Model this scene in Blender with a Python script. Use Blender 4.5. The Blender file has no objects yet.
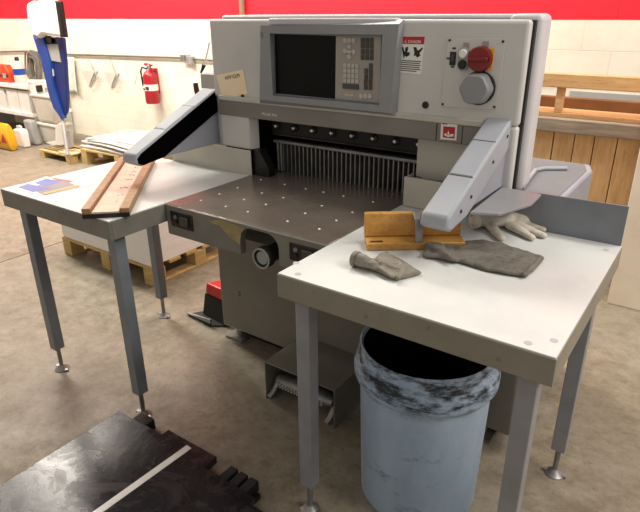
import bpy, bmesh, math, random
from mathutils import Vector, Matrix
random.seed(7)
COL = bpy.context.scene.collection
SC = bpy.context.scene

# ------------------------------------------------------------------ camera survey
CAM = Vector((1.6941, -1.3586, 1.5719)); YAW, PITCH, ROLL, FPX = 0.6189, 0.4049, -0.0084, 573.2
_f = Vector((-math.sin(YAW)*math.cos(PITCH), math.cos(YAW)*math.cos(PITCH), -math.sin(PITCH)))
_r0 = Vector((math.cos(YAW), math.sin(YAW), 0)); _u0 = _r0.cross(_f)
_r = math.cos(ROLL)*_r0 + math.sin(ROLL)*_u0
_u = -math.sin(ROLL)*_r0 + math.cos(ROLL)*_u0
def on(u, v, ax, val):
    """survey: point of the world plane (axis = val) seen at a photograph pixel"""
    d = _f + (u-320)/FPX*_r - (v-256)/FPX*_u
    return CAM + d*((val-CAM[ax])/d[ax])
def px(u, v, x): return on(u, v, 0, x)
def py(u, v, y): return on(u, v, 1, y)
def pz(u, v, z): return on(u, v, 2, z)

# ------------------------------------------------------------------ materials
def srgb(c):
    if isinstance(c, str):
        c = [int(c[i:i+2], 16)/255 for i in (0, 2, 4)]
    return tuple((x/12.92 if x <= .04045 else ((x+.055)/1.055)**2.4) for x in c)+(1.0,)
def nodes(m):
    m.use_nodes = True
    return m.node_tree.nodes, m.node_tree.links, m.node_tree.nodes['Principled BSDF']
def mixc(N, L, fac, a, b):
    n = N.new('ShaderNodeMix'); n.data_type = 'RGBA'
    for i, v in ((0, fac), (6, a), (7, b)):
        if hasattr(v, 'links'): L.new(v, n.inputs[i])
        else: n.inputs[i].default_value = v
    return n.outputs[2]
def noise(N, L, scale, detail=4, rough=.55, vec=None):
    n = N.new('ShaderNodeTexNoise'); n.inputs['Scale'].default_value = scale
    n.inputs['Detail'].default_value = detail; n.inputs['Roughness'].default_value = rough
    if vec is not None: L.new(vec, n.inputs['Vector'])
    return n.outputs['Fac']
def ramp(N, L, src, lo, hi):
    n = N.new('ShaderNodeMapRange'); n.inputs[1].default_value = lo; n.inputs[2].default_value = hi
    L.new(src, n.inputs[0]); return n.outputs[0]
def objvec(N, L, scale=(1, 1, 1), rot=(0, 0, 0)):
    t = N.new('ShaderNodeTexCoord'); m = N.new('ShaderNodeMapping')
    m.inputs['Scale'].default_value = scale; m.inputs['Rotation'].default_value = rot
    L.new(t.outputs['Object'], m.inputs['Vector']); return m.outputs['Vector']
def bump(N, L, B, h, strength, dist=.01):
    b = N.new('ShaderNodeBump'); b.inputs['Strength'].default_value = strength; b.inputs['Distance'].default_value = dist
    L.new(h, b.inputs['Height']); L.new(b.outputs['Normal'], B.inputs['Normal'])
def mat(name, c, c2=None, rough=.5, metal=0., scale=6, lo=.35, hi=.7, bmp=0., bscale=60, vscale=(1, 1, 1), emis=0., spec=.5):
    m = bpy.data.materials.new(name); N, L, B = nodes(m)
    B.inputs['Roughness'].default_value = rough; B.inputs['Metallic'].default_value = metal
    B.inputs['Specular IOR Level'].default_value = spec
    vec = objvec(N, L, vscale)
    if c2 is None:
        c1 = srgb(c); c2 = tuple(x*.86 for x in c1[:3])+(1,)
    else: c1, c2 = srgb(c), srgb(c2)
    f = ramp(N, L, noise(N, L, scale, vec=vec), lo, hi)
    L.new(mixc(N, L, f, c1, c2), B.inputs['Base Color'])
    if bmp: bump(N, L, B, noise(N, L, bscale, 3, vec=vec), bmp)
    if emis:
        B.inputs['Emission Color'].default_value = srgb(c); B.inputs['Emission Strength'].default_value = emis
    return m
M = {}
M['head'] = mat('light grey enamel', 'cfcdca', 'c4c2be', .42, scale=3)
M['headside'] = mat('pale grey enamel', 'c9c7c9', 'bbb9bd', .45, scale=3)
M['column'] = mat('warm light grey enamel', 'c4c1b6', 'b8b5aa', .42, scale=4)
M['bezel'] = mat('mid grey moulded plastic', '8e9092', '84868a', .42, scale=5)
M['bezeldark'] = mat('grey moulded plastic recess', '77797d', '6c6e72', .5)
M['strip'] = mat('warm dark grey enamel', '85807a', '7a756e', .45)
M['apron'] = mat('dark grey painted steel', '7d7a73', '6d6a63', .42, scale=7, bmp=.05)
M['apron_lit'] = mat('lit warm grey painted steel', '8d887b', '807b6d', .42, scale=7, bmp=.05)  # right table's apron paint, its stronger light put into the colour
M['leg_lit'] = mat('lit blue grey painted steel', '929397', '868588', .38, scale=9)  # lit copy of the leg paint, brightness painted into the colour
M['pedestal'] = mat('olive grey painted steel', '807c72', '716d63', .4, scale=2.5)
M['leg'] = mat('blue grey painted steel', '7b7f86', '70747b', .36, scale=9)
M['arm'] = mat('silver grey metallic enamel', 'a3a6ad', '989ba3', .6, .05, scale=5)
M['armside'] = mat('blue grey metallic enamel', '979aa3', '8c8f98', .6, 0., scale=5)
M['black'] = mat('black plastic', '121212', '0b0b0b', .4)
M['glass'] = mat('dark tinted window', '060505', '040303', .8, spec=.02)
M['screen'] = mat('black screen glass', '0d0a07', '070504', .35, spec=.15)
M['keypad'] = mat('beige grey membrane', 'a29c94', '98928a', .5)
M['keylight'] = mat('pale key', 'c0bbb4', 'b4afa8', .5)
M['keydark'] = mat('charcoal key', '4a4642', '3c3834', .45)
M['chrome'] = mat('bright steel', 'c9c9c9', 'a5a5a5', .25, 1., scale=20)
M['steel'] = mat('dull steel', '9b9a98', '7d7c7a', .45, .7, scale=14)
M['darksteel'] = mat('dark machined steel', '3a3531', '26221f', .3, .6, scale=12)
M['white'] = mat('white paint', 'f0eee8', 'e4e2dc', .5)
M['paper'] = mat('white paper', 'ece8e2', 'e0dcd5', .75)
M['red'] = mat('red plastic', 'c0161f', 'a81119', .3)
M['yellow'] = mat('yellow plastic', 'edb21c', 'dca416', .4)
M['grey'] = mat('grey plastic', '9d9c9a', '8f8e8c', .4)
M['rubber'] = mat('black rubber', '1b1b1c', '101011', .7)
M['ext_red'] = mat('extinguisher red enamel', 'a81c28', '96151e', .3)
M['note'] = mat('buff paper note', 'fbe6c4', 'f6dfba', .8)
M['ink'] = mat('dark ink', '3a2a22', '2e211b', .8)
M['blue'] = mat('royal blue plastic', '21479d', '173a8c', .45, scale=3)
M['darkblue'] = mat('navy blue plastic', '152f78', '10255f', .5)
M['orange'] = mat('orange plastic', 'e04a1c', 'c63c12', .45)
M['patch'] = mat('worn ochre primer', '8f7f52', 'a3946c', .6, scale=30)
M['fabric'] = mat('charcoal woven cloth', '8f877c', '777066', .95, scale=40, bmp=.5, bscale=220)
M['fabric2'] = mat('dark charcoal woven cloth', '78736a', '5d5850', .95, scale=35, bmp=.5, bscale=220)
M['glove'] = mat('off white knitted cotton', 'd8cfc2', 'c3b9ab', .95, scale=30, bmp=.4, bscale=260)
M['crate_grey'] = mat('weathered grey timber', 'a29585', '7f7466', .8, scale=5, vscale=(1, 8, 8))
M['ltgrey'] = mat('light grey painted board', 'b3b1ac', 'a6a49f', .6)
M['cloth_white'] = mat('pale green white cloth', 'dfe3da', 'cdd3ca', .9, scale=12)
M['carton'] = mat('pale grey plastic drum', 'cfcabf', 'bfb9ad', .55, scale=5)
M['sheetpaper'] = mat('greyish white sheet', 'dcd6ca', 'cfc9bd', .7)
M['tapewhite'] = mat('white enamelled strip', 'f4f2ec', 'e9e6df', .4)

def wood(name, c, c2, dark, vs, rough=.55):
    m = bpy.data.materials.new(name); N, L, B = nodes(m)
    B.inputs['Roughness'].default_value = rough
    vec = objvec(N, L, vs)
    a = ramp(N, L, noise(N, L, 3.0, 6, .6, vec), .35, .65)
    b = ramp(N, L, noise(N, L, 9.0, 5, .7, vec), .55, .75)
    col = mixc(N, L, a, srgb(c), srgb(c2))
    L.new(mixc(N, L, b, col, srgb(dark)), B.inputs['Base Color'])
    bump(N, L, B, b, .15)
    return m
M['wood_crate'] = wood('rough pine planks', 'dcb988', 'cba572', 'a57c4c', (14, 14, 1.5), .75)
M['wood_rail'] = wood('pale pine rail', 'dab27c', 'cda06a', '9a6b3a', (1.5, 14, 14), .75)
M['wood_block'] = wood('varnished golden wood', 'cf9c52', 'bd8842', '8a5f22', (3, 14, 14), .35)
M['wood_board'] = wood('worn brown hardwood', 'a67f54', '8a6641', '5d4026', (10, 10, 10), .5)
M['wood_floor'] = wood('pinkish worn board', 'd6bda8', 'c7ab95', 'a98b75', (8, 8, 8), .5)
M['wood_pallet'] = wood('yellowish pallet wood', 'cdb07a', 'b99a62', '8d6f40', (4, 4, 14), .8)

def m_floor():
    m = bpy.data.materials.new('worn sealed concrete'); N, L, B = nodes(m)
    vec = objvec(N, L)
    a = ramp(N, L, noise(N, L, .9, 6, .6, vec), .35, .65)
    b = ramp(N, L, noise(N, L, 11, 9, .72, vec), .4, .66)
    c = ramp(N, L, noise(N, L, 40, 6, .7, vec), .45, .75)
    col = mixc(N, L, a, srgb('857c6b'), srgb('6c634f'))
    col = mixc(N, L, b, col, srgb('958c7a'))
    f = N.new('ShaderNodeMath'); f.operation = 'MULTIPLY'; f.inputs[1].default_value = .35; L.new(c, f.inputs[0])
    col = mixc(N, L, f.outputs[0], col, srgb('5b5140'))
    d1 = ramp(N, L, noise(N, L, 3.5, 10, .85, vec), .48, .66)
    g1 = N.new('ShaderNodeMath'); g1.operation = 'MULTIPLY'; g1.inputs[1].default_value = .6; L.new(d1, g1.inputs[0])
    col = mixc(N, L, g1.outputs[0], col, srgb('a0968a'))
    d2 = ramp(N, L, noise(N, L, 9, 10, .85, objvec(N, L, (1, 2.6, 1), (0, 0, .5))), .54, .68)
    g2 = N.new('ShaderNodeMath'); g2.operation = 'MULTIPLY'; g2.inputs[1].default_value = .6; L.new(d2, g2.inputs[0])
    col = mixc(N, L, g2.outputs[0], col, srgb('54493a'))
    L.new(col, B.inputs['Base Color'])
    B.inputs['Specular IOR Level'].default_value = .35
    L.new(ramp(N, L, noise(N, L, 3, 5, .6, vec), 1.3, -.3), B.inputs['Roughness'])
    bump(N, L, B, c, .08, .004)
    return m
def m_wall():
    m = bpy.data.materials.new('painted concrete block'); N, L, B = nodes(m)
    B.inputs['Roughness'].default_value = .6
    t = N.new('ShaderNodeTexCoord'); sp = N.new('ShaderNodeSeparateXYZ'); L.new(t.outputs['Object'], sp.inputs[0])
    cb = N.new('ShaderNodeCombineXYZ'); ad = N.new('ShaderNodeMath'); ad.operation = 'ADD'
    L.new(sp.outputs[0], ad.inputs[0]); L.new(sp.outputs[1], ad.inputs[1])
    L.new(ad.outputs[0], cb.inputs[0]); 
    sh = N.new('ShaderNodeMath'); sh.operation = 'ADD'; sh.inputs[1].default_value = .11; L.new(sp.outputs[2], sh.inputs[0]); L.new(sh.outputs[0], cb.inputs[1])
    br = N.new('ShaderNodeTexBrick'); L.new(cb.outputs[0], br.inputs['Vector'])
    br.inputs['Scale'].default_value = 1; br.inputs['Brick Width'].default_value = .4; br.inputs['Row Height'].default_value = .2
    br.inputs['Mortar Size'].default_value = .004; br.inputs['Mortar Smooth'].default_value = .6
    br.inputs['Color1'].default_value = srgb('f6efdf'); br.inputs['Color2'].default_value = srgb('f2ebda'); br.inputs['Mortar'].default_value = srgb('e6dfce')
    gt = N.new('ShaderNodeMath'); gt.operation = 'GREATER_THAN'; gt.inputs[1].default_value = 1.495; L.new(sp.outputs[2], gt.inputs[0])
    dirt = ramp(N, L, noise(N, L, 2.2, 6, .6, t.outputs['Object']), .5, .9)
    wcol = mixc(N, L, dirt, br.outputs['Color'], srgb('ddd2bd'))
    rcol = mixc(N, L, br.outputs['Fac'], srgb('e81f35'), srgb('d11a2e'))
    L.new(mixc(N, L, gt.outputs[0], wcol, rcol), B.inputs['Base Color'])
    iv = N.new('ShaderNodeMath'); iv.operation = 'SUBTRACT'; iv.inputs[0].default_value = 1; L.new(br.outputs['Fac'], iv.inputs[1])
    bump(N, L, B, iv.outputs[0], .25, .006)
    return m
def m_tabletop():
    m = bpy.data.materials.new('scuffed white laminate'); N, L, B = nodes(m)
    vec = objvec(N, L)
    a = ramp(N, L, noise(N, L, 4, 6, .6, vec), .45, .8)
    b = ramp(N, L, noise(N, L, 60, 3, .6, objvec(N, L, (.35, 1.4, 1))), .62, .8)
    col = mixc(N, L, a, srgb('cdcecb'), srgb('bcbebd'))
    f = N.new('ShaderNodeMath'); f.operation = 'MULTIPLY'; f.inputs[1].default_value = .35; L.new(b, f.inputs[0])
    L.new(mixc(N, L, f.outputs[0], col, srgb('b3b4ae')), B.inputs['Base Color'])
    B.inputs['Roughness'].default_value = .5
    return m
def m_bed():
    m = bpy.data.materials.new('polished dark cutting bed'); N, L, B = nodes(m)
    a = ramp(N, L, noise(N, L, 6, 6, .6, objvec(N, L)), .35, .75)
    b = ramp(N, L, noise(N, L, 9, 6, .75, objvec(N, L, (1.2, 7, 1), (0, 0, .35))), .55, .75)
    col = mixc(N, L, a, srgb('80746c'), srgb('918579'))
    f = N.new('ShaderNodeMath'); f.operation = 'MULTIPLY'; f.inputs[1].default_value = .35; L.new(b, f.inputs[0])
    L.new(mixc(N, L, f.outputs[0], col, srgb('aca298')), B.inputs['Base Color'])
    B.inputs['Metallic'].default_value = .5
    B.inputs['Roughness'].default_value = .27
    return m
def m_plate():
    m = bpy.data.materials.new('scuffed black steel'); N, L, B = nodes(m)
    a = ramp(N, L, noise(N, L, 4, 8, .7, objvec(N, L)), .4, .7)
    w = N.new('ShaderNodeTexNoise'); w.inputs['Scale'].default_value = 5; w.inputs['Detail'].default_value = 9; w.inputs['Roughness'].default_value = .75; w.inputs['Distortion'].default_value = 2.2
    L.new(objvec(N, L), w.inputs['Vector'])
    b = ramp(N, L, w.outputs['Fac'], .5, .75)
    col = mixc(N, L, a, srgb('232226'), srgb('343134'))
    f = N.new('ShaderNodeMath'); f.operation = 'MULTIPLY'; f.inputs[1].default_value = .55; L.new(b, f.inputs[0])
    L.new(mixc(N, L, f.outputs[0], col, srgb('6b6560')), B.inputs['Base Color'])
    B.inputs['Metallic'].default_value = .25
    L.new(ramp(N, L, w.outputs['Fac'], .95, -.05), B.inputs['Roughness'])
    r = N.new('ShaderNodeMapRange'); r.inputs[1].default_value = .3; r.inputs[2].default_value = .75; r.inputs[3].default_value = .16; r.inputs[4].default_value = .42
    L.new(w.outputs['Fac'], r.inputs[0]); L.new(r.outputs[0], B.inputs['Roughness'])
    return m
def m_bucket():
    m = bpy.data.materials.new('stained blue grey plastic'); N, L, B = nodes(m)
    B.inputs['Roughness'].default_value = .5
    t = N.new('ShaderNodeTexCoord'); sp = N.new('ShaderNodeSeparateXYZ'); L.new(t.outputs['Object'], sp.inputs[0])
    a = ramp(N, L, noise(N, L, 7, 6, .6, objvec(N, L, (1, 1, .35))), .4, .7)
    col = mixc(N, L, a, srgb('aabfd6'), srgb('93aac4'))
    # black smears thick on the collar, thin below it
    s = ramp(N, L, noise(N, L, 11, 8, .72, objvec(N, L, (1, 1, 2.6))), .44, .6)
    top = ramp(N, L, sp.outputs[2], .44, .50)
    k = N.new('ShaderNodeMath'); k.operation = 'MULTIPLY'; L.new(s, k.inputs[0]); L.new(top, k.inputs[1])
    col = mixc(N, L, k.outputs[0], col, srgb('20262d'))
    g = ramp(N, L, noise(N, L, 6, 8, .75, objvec(N, L, (1, 1, 1.8))), .58, .70)
    k2 = N.new('ShaderNodeMath'); k2.operation = 'MULTIPLY'; k2.inputs[1].default_value = .7; L.new(g, k2.inputs[0])
    col = mixc(N, L, k2.outputs[0], col, srgb('3a4550'))
    L.new(col, B.inputs['Base Color'])
    bump(N, L, B, s, .1)
    return m
def m_sheets():
    m = bpy.data.materials.new('stacked paper edges'); N, L, B = nodes(m)
    B.inputs['Roughness'].default_value = .8
    n = ramp(N, L, noise(N, L, 3, 3, .6, objvec(N, L, (1, 1, 90))), .4, .7)
    L.new(mixc(N, L, n, srgb('f4f1ee'), srgb('e6e2dd')), B.inputs['Base Color'])
    return m
M['floor'] = m_floor(); M['wall'] = m_wall(); M['top'] = m_tabletop(); M['bed'] = m_bed()
M['plate'] = m_plate(); M['bucket'] = m_bucket(); M['sheets'] = m_sheets()

# ------------------------------------------------------------------ mesh helpers
class MB:
    def __init__(s): s.bm = bmesh.new(); s.mi = 0
    def _m(s, fs):
        for f in fs: f.material_index = s.mi
    def box(s, x0, x1, y0, y1, z0, z1, M4=None):
        c = [(x, y, z) for x in (x0, x1) for y in (y0, y1) for z in (z0, z1)]
        v = [s.bm.verts.new(M4 @ Vector(p) if M4 else p) for p in c]
        s._m([s.bm.faces.new([v[i] for i in q]) for q in ((0, 1, 3, 2), (4, 6, 7, 5), (0, 4, 5, 1), (2, 3, 7, 6), (0, 2, 6, 4), (1, 5, 7, 3))])
        return s
    def prism(s, a, b):
        """loft between two equal loops of points"""
        a = [s.bm.verts.new(p) for p in a]; b = [s.bm.verts.new(p) for p in b]; n = len(a)
        fs = [s.bm.faces.new(a[::-1]), s.bm.faces.new(b)]
        fs += [s.bm.faces.new((a[i], a[(i+1) % n], b[(i+1) % n], b[i])) for i in range(n)]
        s._m(fs); return s
    def ex(s, pts, vec):
        vec = Vector(vec); return s.prism([Vector(p) for p in pts], [Vector(p)+vec for p in pts])
    def poly(s, pts):
        s._m([s.bm.faces.new([s.bm.verts.new(p) for p in pts])]); return s
    def loft(s, rings, closed=True, cap0=True, cap1=True):
        R = [[s.bm.verts.new(p) for p in r] for r in rings]; n = len(R[0]); fs = []
        for a, b in zip(R, R[1:]):
            for i in range(n if closed else n-1):
                fs.append(s.bm.faces.new((a[i], a[(i+1) % n], b[(i+1) % n], b[i])))
        if cap0: fs.append(s.bm.faces.new(R[0][::-1]))
        if cap1: fs.append(s.bm.faces.new(R[-1]))
        s._m(fs); return s
    def tube(s, pts, r, n=10, r2=None):
        pts = [Vector(p) for p in pts]; rings = []; up = None
        for i, p in enumerate(pts):
            d = (pts[min(i+1, len(pts)-1)]-pts[max(i-1, 0)]).normalized()
            if up is None: up = d.orthogonal().normalized()
            up = (up - d*up.dot(d)).normalized(); w = d.cross(up)
            rr = r if r2 is None else r+(r2-r)*i/(len(pts)-1)
            rings.append([p+rr*(math.cos(2*math.pi*k/n)*up+math.sin(2*math.pi*k/n)*w) for k in range(n)])
        return s.loft(rings)
    def lathe(s, c, prof, n=32, axis='z', cap0=True, cap1=True):
        c = Vector(c); rings = []
        for r, h in prof:
            ring = []
            for k in range(n):
                a = 2*math.pi*k/n; x, y = r*math.cos(a), r*math.sin(a)
                ring.append(c+(Vector((x, y, h)) if axis == 'z' else Vector((x, -h, y)) if axis == '-y' else Vector((h, x, y))))
            rings.append(ring)
        return s.loft(rings, True, cap0, cap1)
    def build(s, name, m, parent=None, bevel=0, smooth=False, seg=2, ang=35):
        bmesh.ops.recalc_face_normals(s.bm, faces=s.bm.faces)
        o_ = Vector(parent.get('_base', (0, 0, 0))) if parent else getattr(s, 'org', Vector((0, 0, 0)))
        for v in s.bm.verts: v.co -= o_
        me = bpy.data.meshes.new(name); s.bm.to_mesh(me); s.bm.free()
        for mm in (m if isinstance(m, (list, tuple)) else [m]): me.materials.append(M[mm] if isinstance(mm, str) else mm)
        o = bpy.data.objects.new(name, me); COL.objects.link(o)
        if parent:
            o.parent = parent; o['_base'] = tuple(o_)
        else: o.location = o_; o['_base'] = tuple(o_)
        if bevel:
            b = o.modifiers.new('bevel', 'BEVEL'); b.width = bevel; b.segments = seg; b.limit_method = 'ANGLE'; b.angle_limit = math.radians(ang)
        if smooth or bevel:
            for p in me.polygons: p.use_smooth = True
            if not bevel or True:
                me.set_sharp_from_angle(angle=math.radians(40))
        return o
def mb(org=None):
    b = MB()
    if org is not None: b.org = Vector(org)
    return b
def tag(o, label, cat, group=None):
    o['label'] = label; o['category'] = cat
    if group: o['group'] = group
    return o
def thing(name, label, cat, base, group=None):
    o = bpy.data.objects.new(name, None); COL.objects.link(o); o.location = base; o['_base'] = tuple(base)
    o.empty_display_size = .05
    return tag(o, label, cat, group)
def struct(o): o['kind'] = 'structure'; return o
def text(name, s, loc, size, m, parent, rot=(math.pi/2, 0, 0), align='LEFT'):
    c = bpy.data.curves.new(name, 'FONT'); c.body = s; c.size = size; c.align_x = align; c.extrude = .0003
    o = bpy.data.objects.new(name, c); COL.objects.link(o); c.materials.append(M[m])
    o.rotation_euler = rot; o.parent = parent; o.location = Vector(loc)-Vector(parent.get('_base', (0, 0, 0)))
    bpy.context.view_layer.update()
    me = bpy.data.meshes.new_from_object(o.evaluated_get(bpy.context.evaluated_depsgraph_get())); me.name = name
    k = bpy.data.objects.new(name, me); COL.objects.link(k); k.rotation_euler = rot; k.parent = parent; k.location = o.location
    bpy.data.objects.remove(o); bpy.data.curves.remove(c); k['_base'] = parent['_base']
    return k
def lab(o, s): o['label'] = s; return o

# ------------------------------------------------------------------ setting
b = mb(); b.box(-9.2, 5.5, -4, 3.3, -.1, 0); struct(b.build('floor', 'floor'))
b = mb(); b.box(-9.2, 5.5, 3.3, 3.45, 0, 3.4); struct(b.build('wall_back', 'wall'))
b = mb(); b.box(-9.35, -9.2, -4, 3.45, 0, 3.4); struct(b.build('wall_left', 'wall'))
b = mb(); b.box(-2.186, -2.176, -4, 3.3, 0, .0012); struct(b.build('trim_1', mat('dark joint filler', '5c5345', rough=.9)))

# ------------------------------------------------------------------ paper cutter
cut = thing('paper_cutter', 'large grey guillotine paper cutter between the two white-topped side tables', 'paper cutter', (.46, .5, 0))
b = mb(); b.box(-.225, 1.27, .465, 1.2, .075, .80); ped = b.build('pedestal', 'pedestal', cut, .008)
b = mb(); b.box(-.15, 1.2, .54, 1.15, .006, .075); lab(b.build('plinth', 'black', cut), 'dark recessed plinth')
for p in ((-.16, .52), (1.15, .52)):
    b = mb(); b.box(p[0]-.06, p[0]+.05, p[1]-.05, p[1]+.06, 0, .012); b.lathe((p[0], p[1], 0), [(.02, .01), (.02, .08)], 12); b.build('foot', 'steel', cut)
b = mb(); b.lathe((-.10, .465, .29), [(.012, 0), (.012, .004), (.007, .008)], 12, '-y'); b.build('bolt', 'steel', ped)
# bed
b = mb(); b.box(0.002, .752, .004, .86, .884, .9); bed = b.build('cutting_bed', 'bed', cut, .002)
bedm = M['bed']
xs = [.09, .222, .332, .42, .516, .651]
for i, x in enumerate(xs):
    for y in (.103, .205, .31, .457):
        if i == 3 and y < .4: continue
        b = mb(); b.lathe((x, y, .9), [(.0045, -.002), (.0045, .0012), (.003, .0024)], 10); b.build('air_ball', 'white', bed)
b = mb(); b.box(.02, .74, .12, .6, .78, .882); b.build('bed_frame', 'black', cut)
# front apron with arched cutout
prof = [(0.004, .898), (.752, .898), (.752, .778), (.556, .778)]
x0, x1, zt, r = .383, .556, .886, .05
for k in range(9):
    a = math.pi/2*k/8; prof.append((x1-r+r*math.cos(a), zt-r+r*math.sin(a)))
for k in range(9):
    a = math.pi/2*k/8; prof.append((x0+r-r*math.sin(a), zt-r+r*math.cos(a)))
prof += [(x0, .778), (.004, .778)]
b = mb(); b.ex([(x, 0.0, z) for x, z in prof], (0, .03, 0)); apr = b.build('front_apron', 'apron', cut, .003)
z8 = 3.7647
wp = [(175, 102), (200, 96), (225, 92), (270, 108), (318, 128), (306, 142), (302, 165), (300, 188), (285, 175), (262, 160), (250, 146), (240, 135), (232, 122), (215, 112), (196, 108)]
b = mb(); b.ex([py(160+x/z8, 195+y/z8, -.0006) for x, y in wp], (0, .0004, 0)); lab(b.build('worn_paint', 'patch', apr), 'bare ochre patch where the paint has worn off')
for xa, xb in ((.03, .15), (.605, .72)):
    b = mb(); b.box(xa, xb, -.004, .002, .817, .878); cb = lab(b.build('control_block', 'darksteel', apr, .002), 'dark button block let into the apron')
    xm = (xa+xb)/2
    b = mb(); b.box(xm-.002, xm+.038, -.012, -.003, .83, .866); b.build('button', 'keydark', cb, .003)
    b = mb(); b.lathe((xm-.03, -.004, .858), [(.008, 0), (.008, .004)], 14, '-y'); b.build('button', 'bezeldark', cb)
    b = mb(); b.lathe((xm-.03, -.004, .838), [(.008, 0), (.008, .004)], 14, '-y'); b.build('button', 'black', cb)
b = mb(); b.lathe((.492, .12, .797), [(.03, 0), (.03, .10)], 20, '-y'); b.lathe((.492, .02, .797), [(.034, 0), (.038, .006), (.038, .03), (.03, .036), (.026, .03), (.022, .02)], 28, '-y')
hw = b.build('handwheel', 'rubber', cut, 0, True)
b = mb(); b.lathe((.492, -.004, .797), [(.0, .001), (.024, .001), (.024, .008), (.0, .008)], 24, '-y', False, False); b.build('wheel_face', 'grey', hw)
rr = [(.0315, 0), (.0375, 0), (.0375, .003), (.0315, .003), (.0315, 0)]
b = mb(); b.lathe((.492, -.0165, .797), rr, 28, '-y', False, False); b.build('wheel_rim', 'grey', hw)

# head
Yh = .5
b = mb(); b.box(-.197, 1.145, Yh, .535, 1.225, 1.542); b.box(1.075, 1.145, Yh, .535, 1.0, 1.226)
head = b.build('head_cover', 'head', cut, .012, seg=3)
b = mb(); b.box(-.17, 1.151, .53, .60, 1.15, 1.54); b.box(1.09, 1.151, .53, .6, 1.005, 1.15); b.build('head_core', 'black', cut)
b = mb(); b.box(1.06, 1.168, .547, .655, 1.0, 1.558); b.build('side_cover', 'headside', cut, .02, seg=3)
b = mb(); b.box(-.18, 1.1, .56, .80, 1.16, 1.556); b.build('rear_housing', 'headside', cut, .01)
b = mb(); b.box(1.0, 1.12, .60, .72, .95, 1.5); b.build('right_column', 'headside', cut, .01)
# seam across the head top at the monitor
b = mb(); b.box(.138, .70, Yh-.008, .53, 1.52, 1.546); b.build('monitor_hood', 'headside', head, .006)
# dark lower strip
b = mb(); b.box(-.17, 1.07, Yh-.004, .56, 1.15, 1.216); strip = b.build('lower_strip', 'strip', cut, .004)
b = mb(); b.box(-.165, 1.06, Yh-.008, .52, 1.214, 1.236); b.build('ledge', 'column', strip, .004)
p = py(262, 114.5, Yh-.005)
text('lettering', 'POLAR 78 E', (p.x, Yh-.0052, p.z-.002), .0155, 'white', strip)
for u in (436.5, 462.5):
    p = py(u, 130, Yh-.005); b = mb(); b.box(p.x-.0012, p.x+.0012, Yh-.0055, Yh, 1.152, 1.212); b.build('seam', 'black', strip)
# red and white maker's sticker
q = [py(u, v, Yh-.006) for u, v in ((441.2, 121.8), (457.4, 122.4), (456.2, 140.6), (440.2, 139.2))]
b = mb(); b.ex(q, (0, .0015, 0)); stk = lab(b.build('sticker', 'white', strip), 'white sticker with a red square crest')
q = [py(u, v, Yh-.0068) for u, v in ((443.2, 126.2), (455.2, 127.2), (454.4, 138.6), (442.8, 137.4))]
b = mb(); b.ex(q, (0, .0006, 0)); b.build('red_square', 'red', stk)
b = mb()
for pts in (((448.2, 130.5), (449.6, 134.6), (447.2, 134.4)), ((444, 134), (446, 133), (447, 136.2), (444.6, 135.6)), ((450.5, 134.2), (453.6, 134), (453, 136.6), (449.8, 136.4)), ((447, 135), (450, 135.2), (449.6, 137), (446.8, 136.6))):
    b.ex([py(u, v, Yh-.0074) for u, v in pts], (0, .0006, 0))
b.build('crest', 'white', stk)
b = mb()
for u0, u1 in ((442.4, 444.8), (445.3, 447.3)):
    b.ex([py(u, v, Yh-.0068) for u, v in ((u0, 123.1), (u1, 123.3), (u1, 124.5), (u0, 124.3))], (0, .0006, 0))
b.build('small_print', 'ink', stk)
# warning label
def quad(A, B_, C_, D_, s, t): return (A*(1-s)+B_*s)*(1-t)+(D_*(1-s)+C_*s)*t
def qset(y, *uv): return [py(u, v, y) for u, v in uv]
Q = qset(Yh-.001, (401.6, 36.6), (424.9, 36.6), (420.8, 74.4), (399.4, 72.4))
b = mb(); b.ex(Q, (0, .001, 0)); wl = lab(b.build('warning_label', 'white', head), 'white warning label with red heading and hand symbols')
def onq(Q, pts, dy): return [quad(*Q, s, t)+Vector((0, dy, 0)) for s, t in pts]
def rect(s0, s1, t0, t1): return [(s0, t0), (s1, t0), (s1, t1), (s0, t1)]
b = mb(); b.ex(onq(Q, rect(0, 1, 0, .2), -.0006), (0, .0005, 0)); b.build('heading', 'red', wl)
A = quad(*Q, .1, .165); text('lettering', '\u26a0 DANGER', (A.x, A.y-.0012, A.z), .0118, 'white', wl)
b = mb()
hand = [(.04, .28), (.1, .27), (.14, .36), (.2, .42), (.2, .3), (.32, .27), (.33, .36), (.28, .42), (.4, .42), (.42, .5), (.28, .55), (.2, .52), (.17, .62), (.12, .5)]
b.ex(onq(Q, hand, -.0006), (0, .0005, 0))
b.ex(onq(Q, [(.55, .28), (.68, .28), (.74, .36), (.8, .36), (.95, .27), (.97, .32), (.84, .44), (.9, .5), (.76, .56), (.68, .5), (.6, .52), (.62, .42)], -.0006), (0, .0005, 0))
b.build('hand_symbols', 'black', wl)
b = mb()
for i in range(6): b.ex(onq(Q, rect(.05, .95-.12*(i == 5)-.05*(i % 2), .645+i*.055, .67+i*.055), -.0006), (0, .0005, 0))
b.build('small_print', 'keydark', wl)
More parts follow.
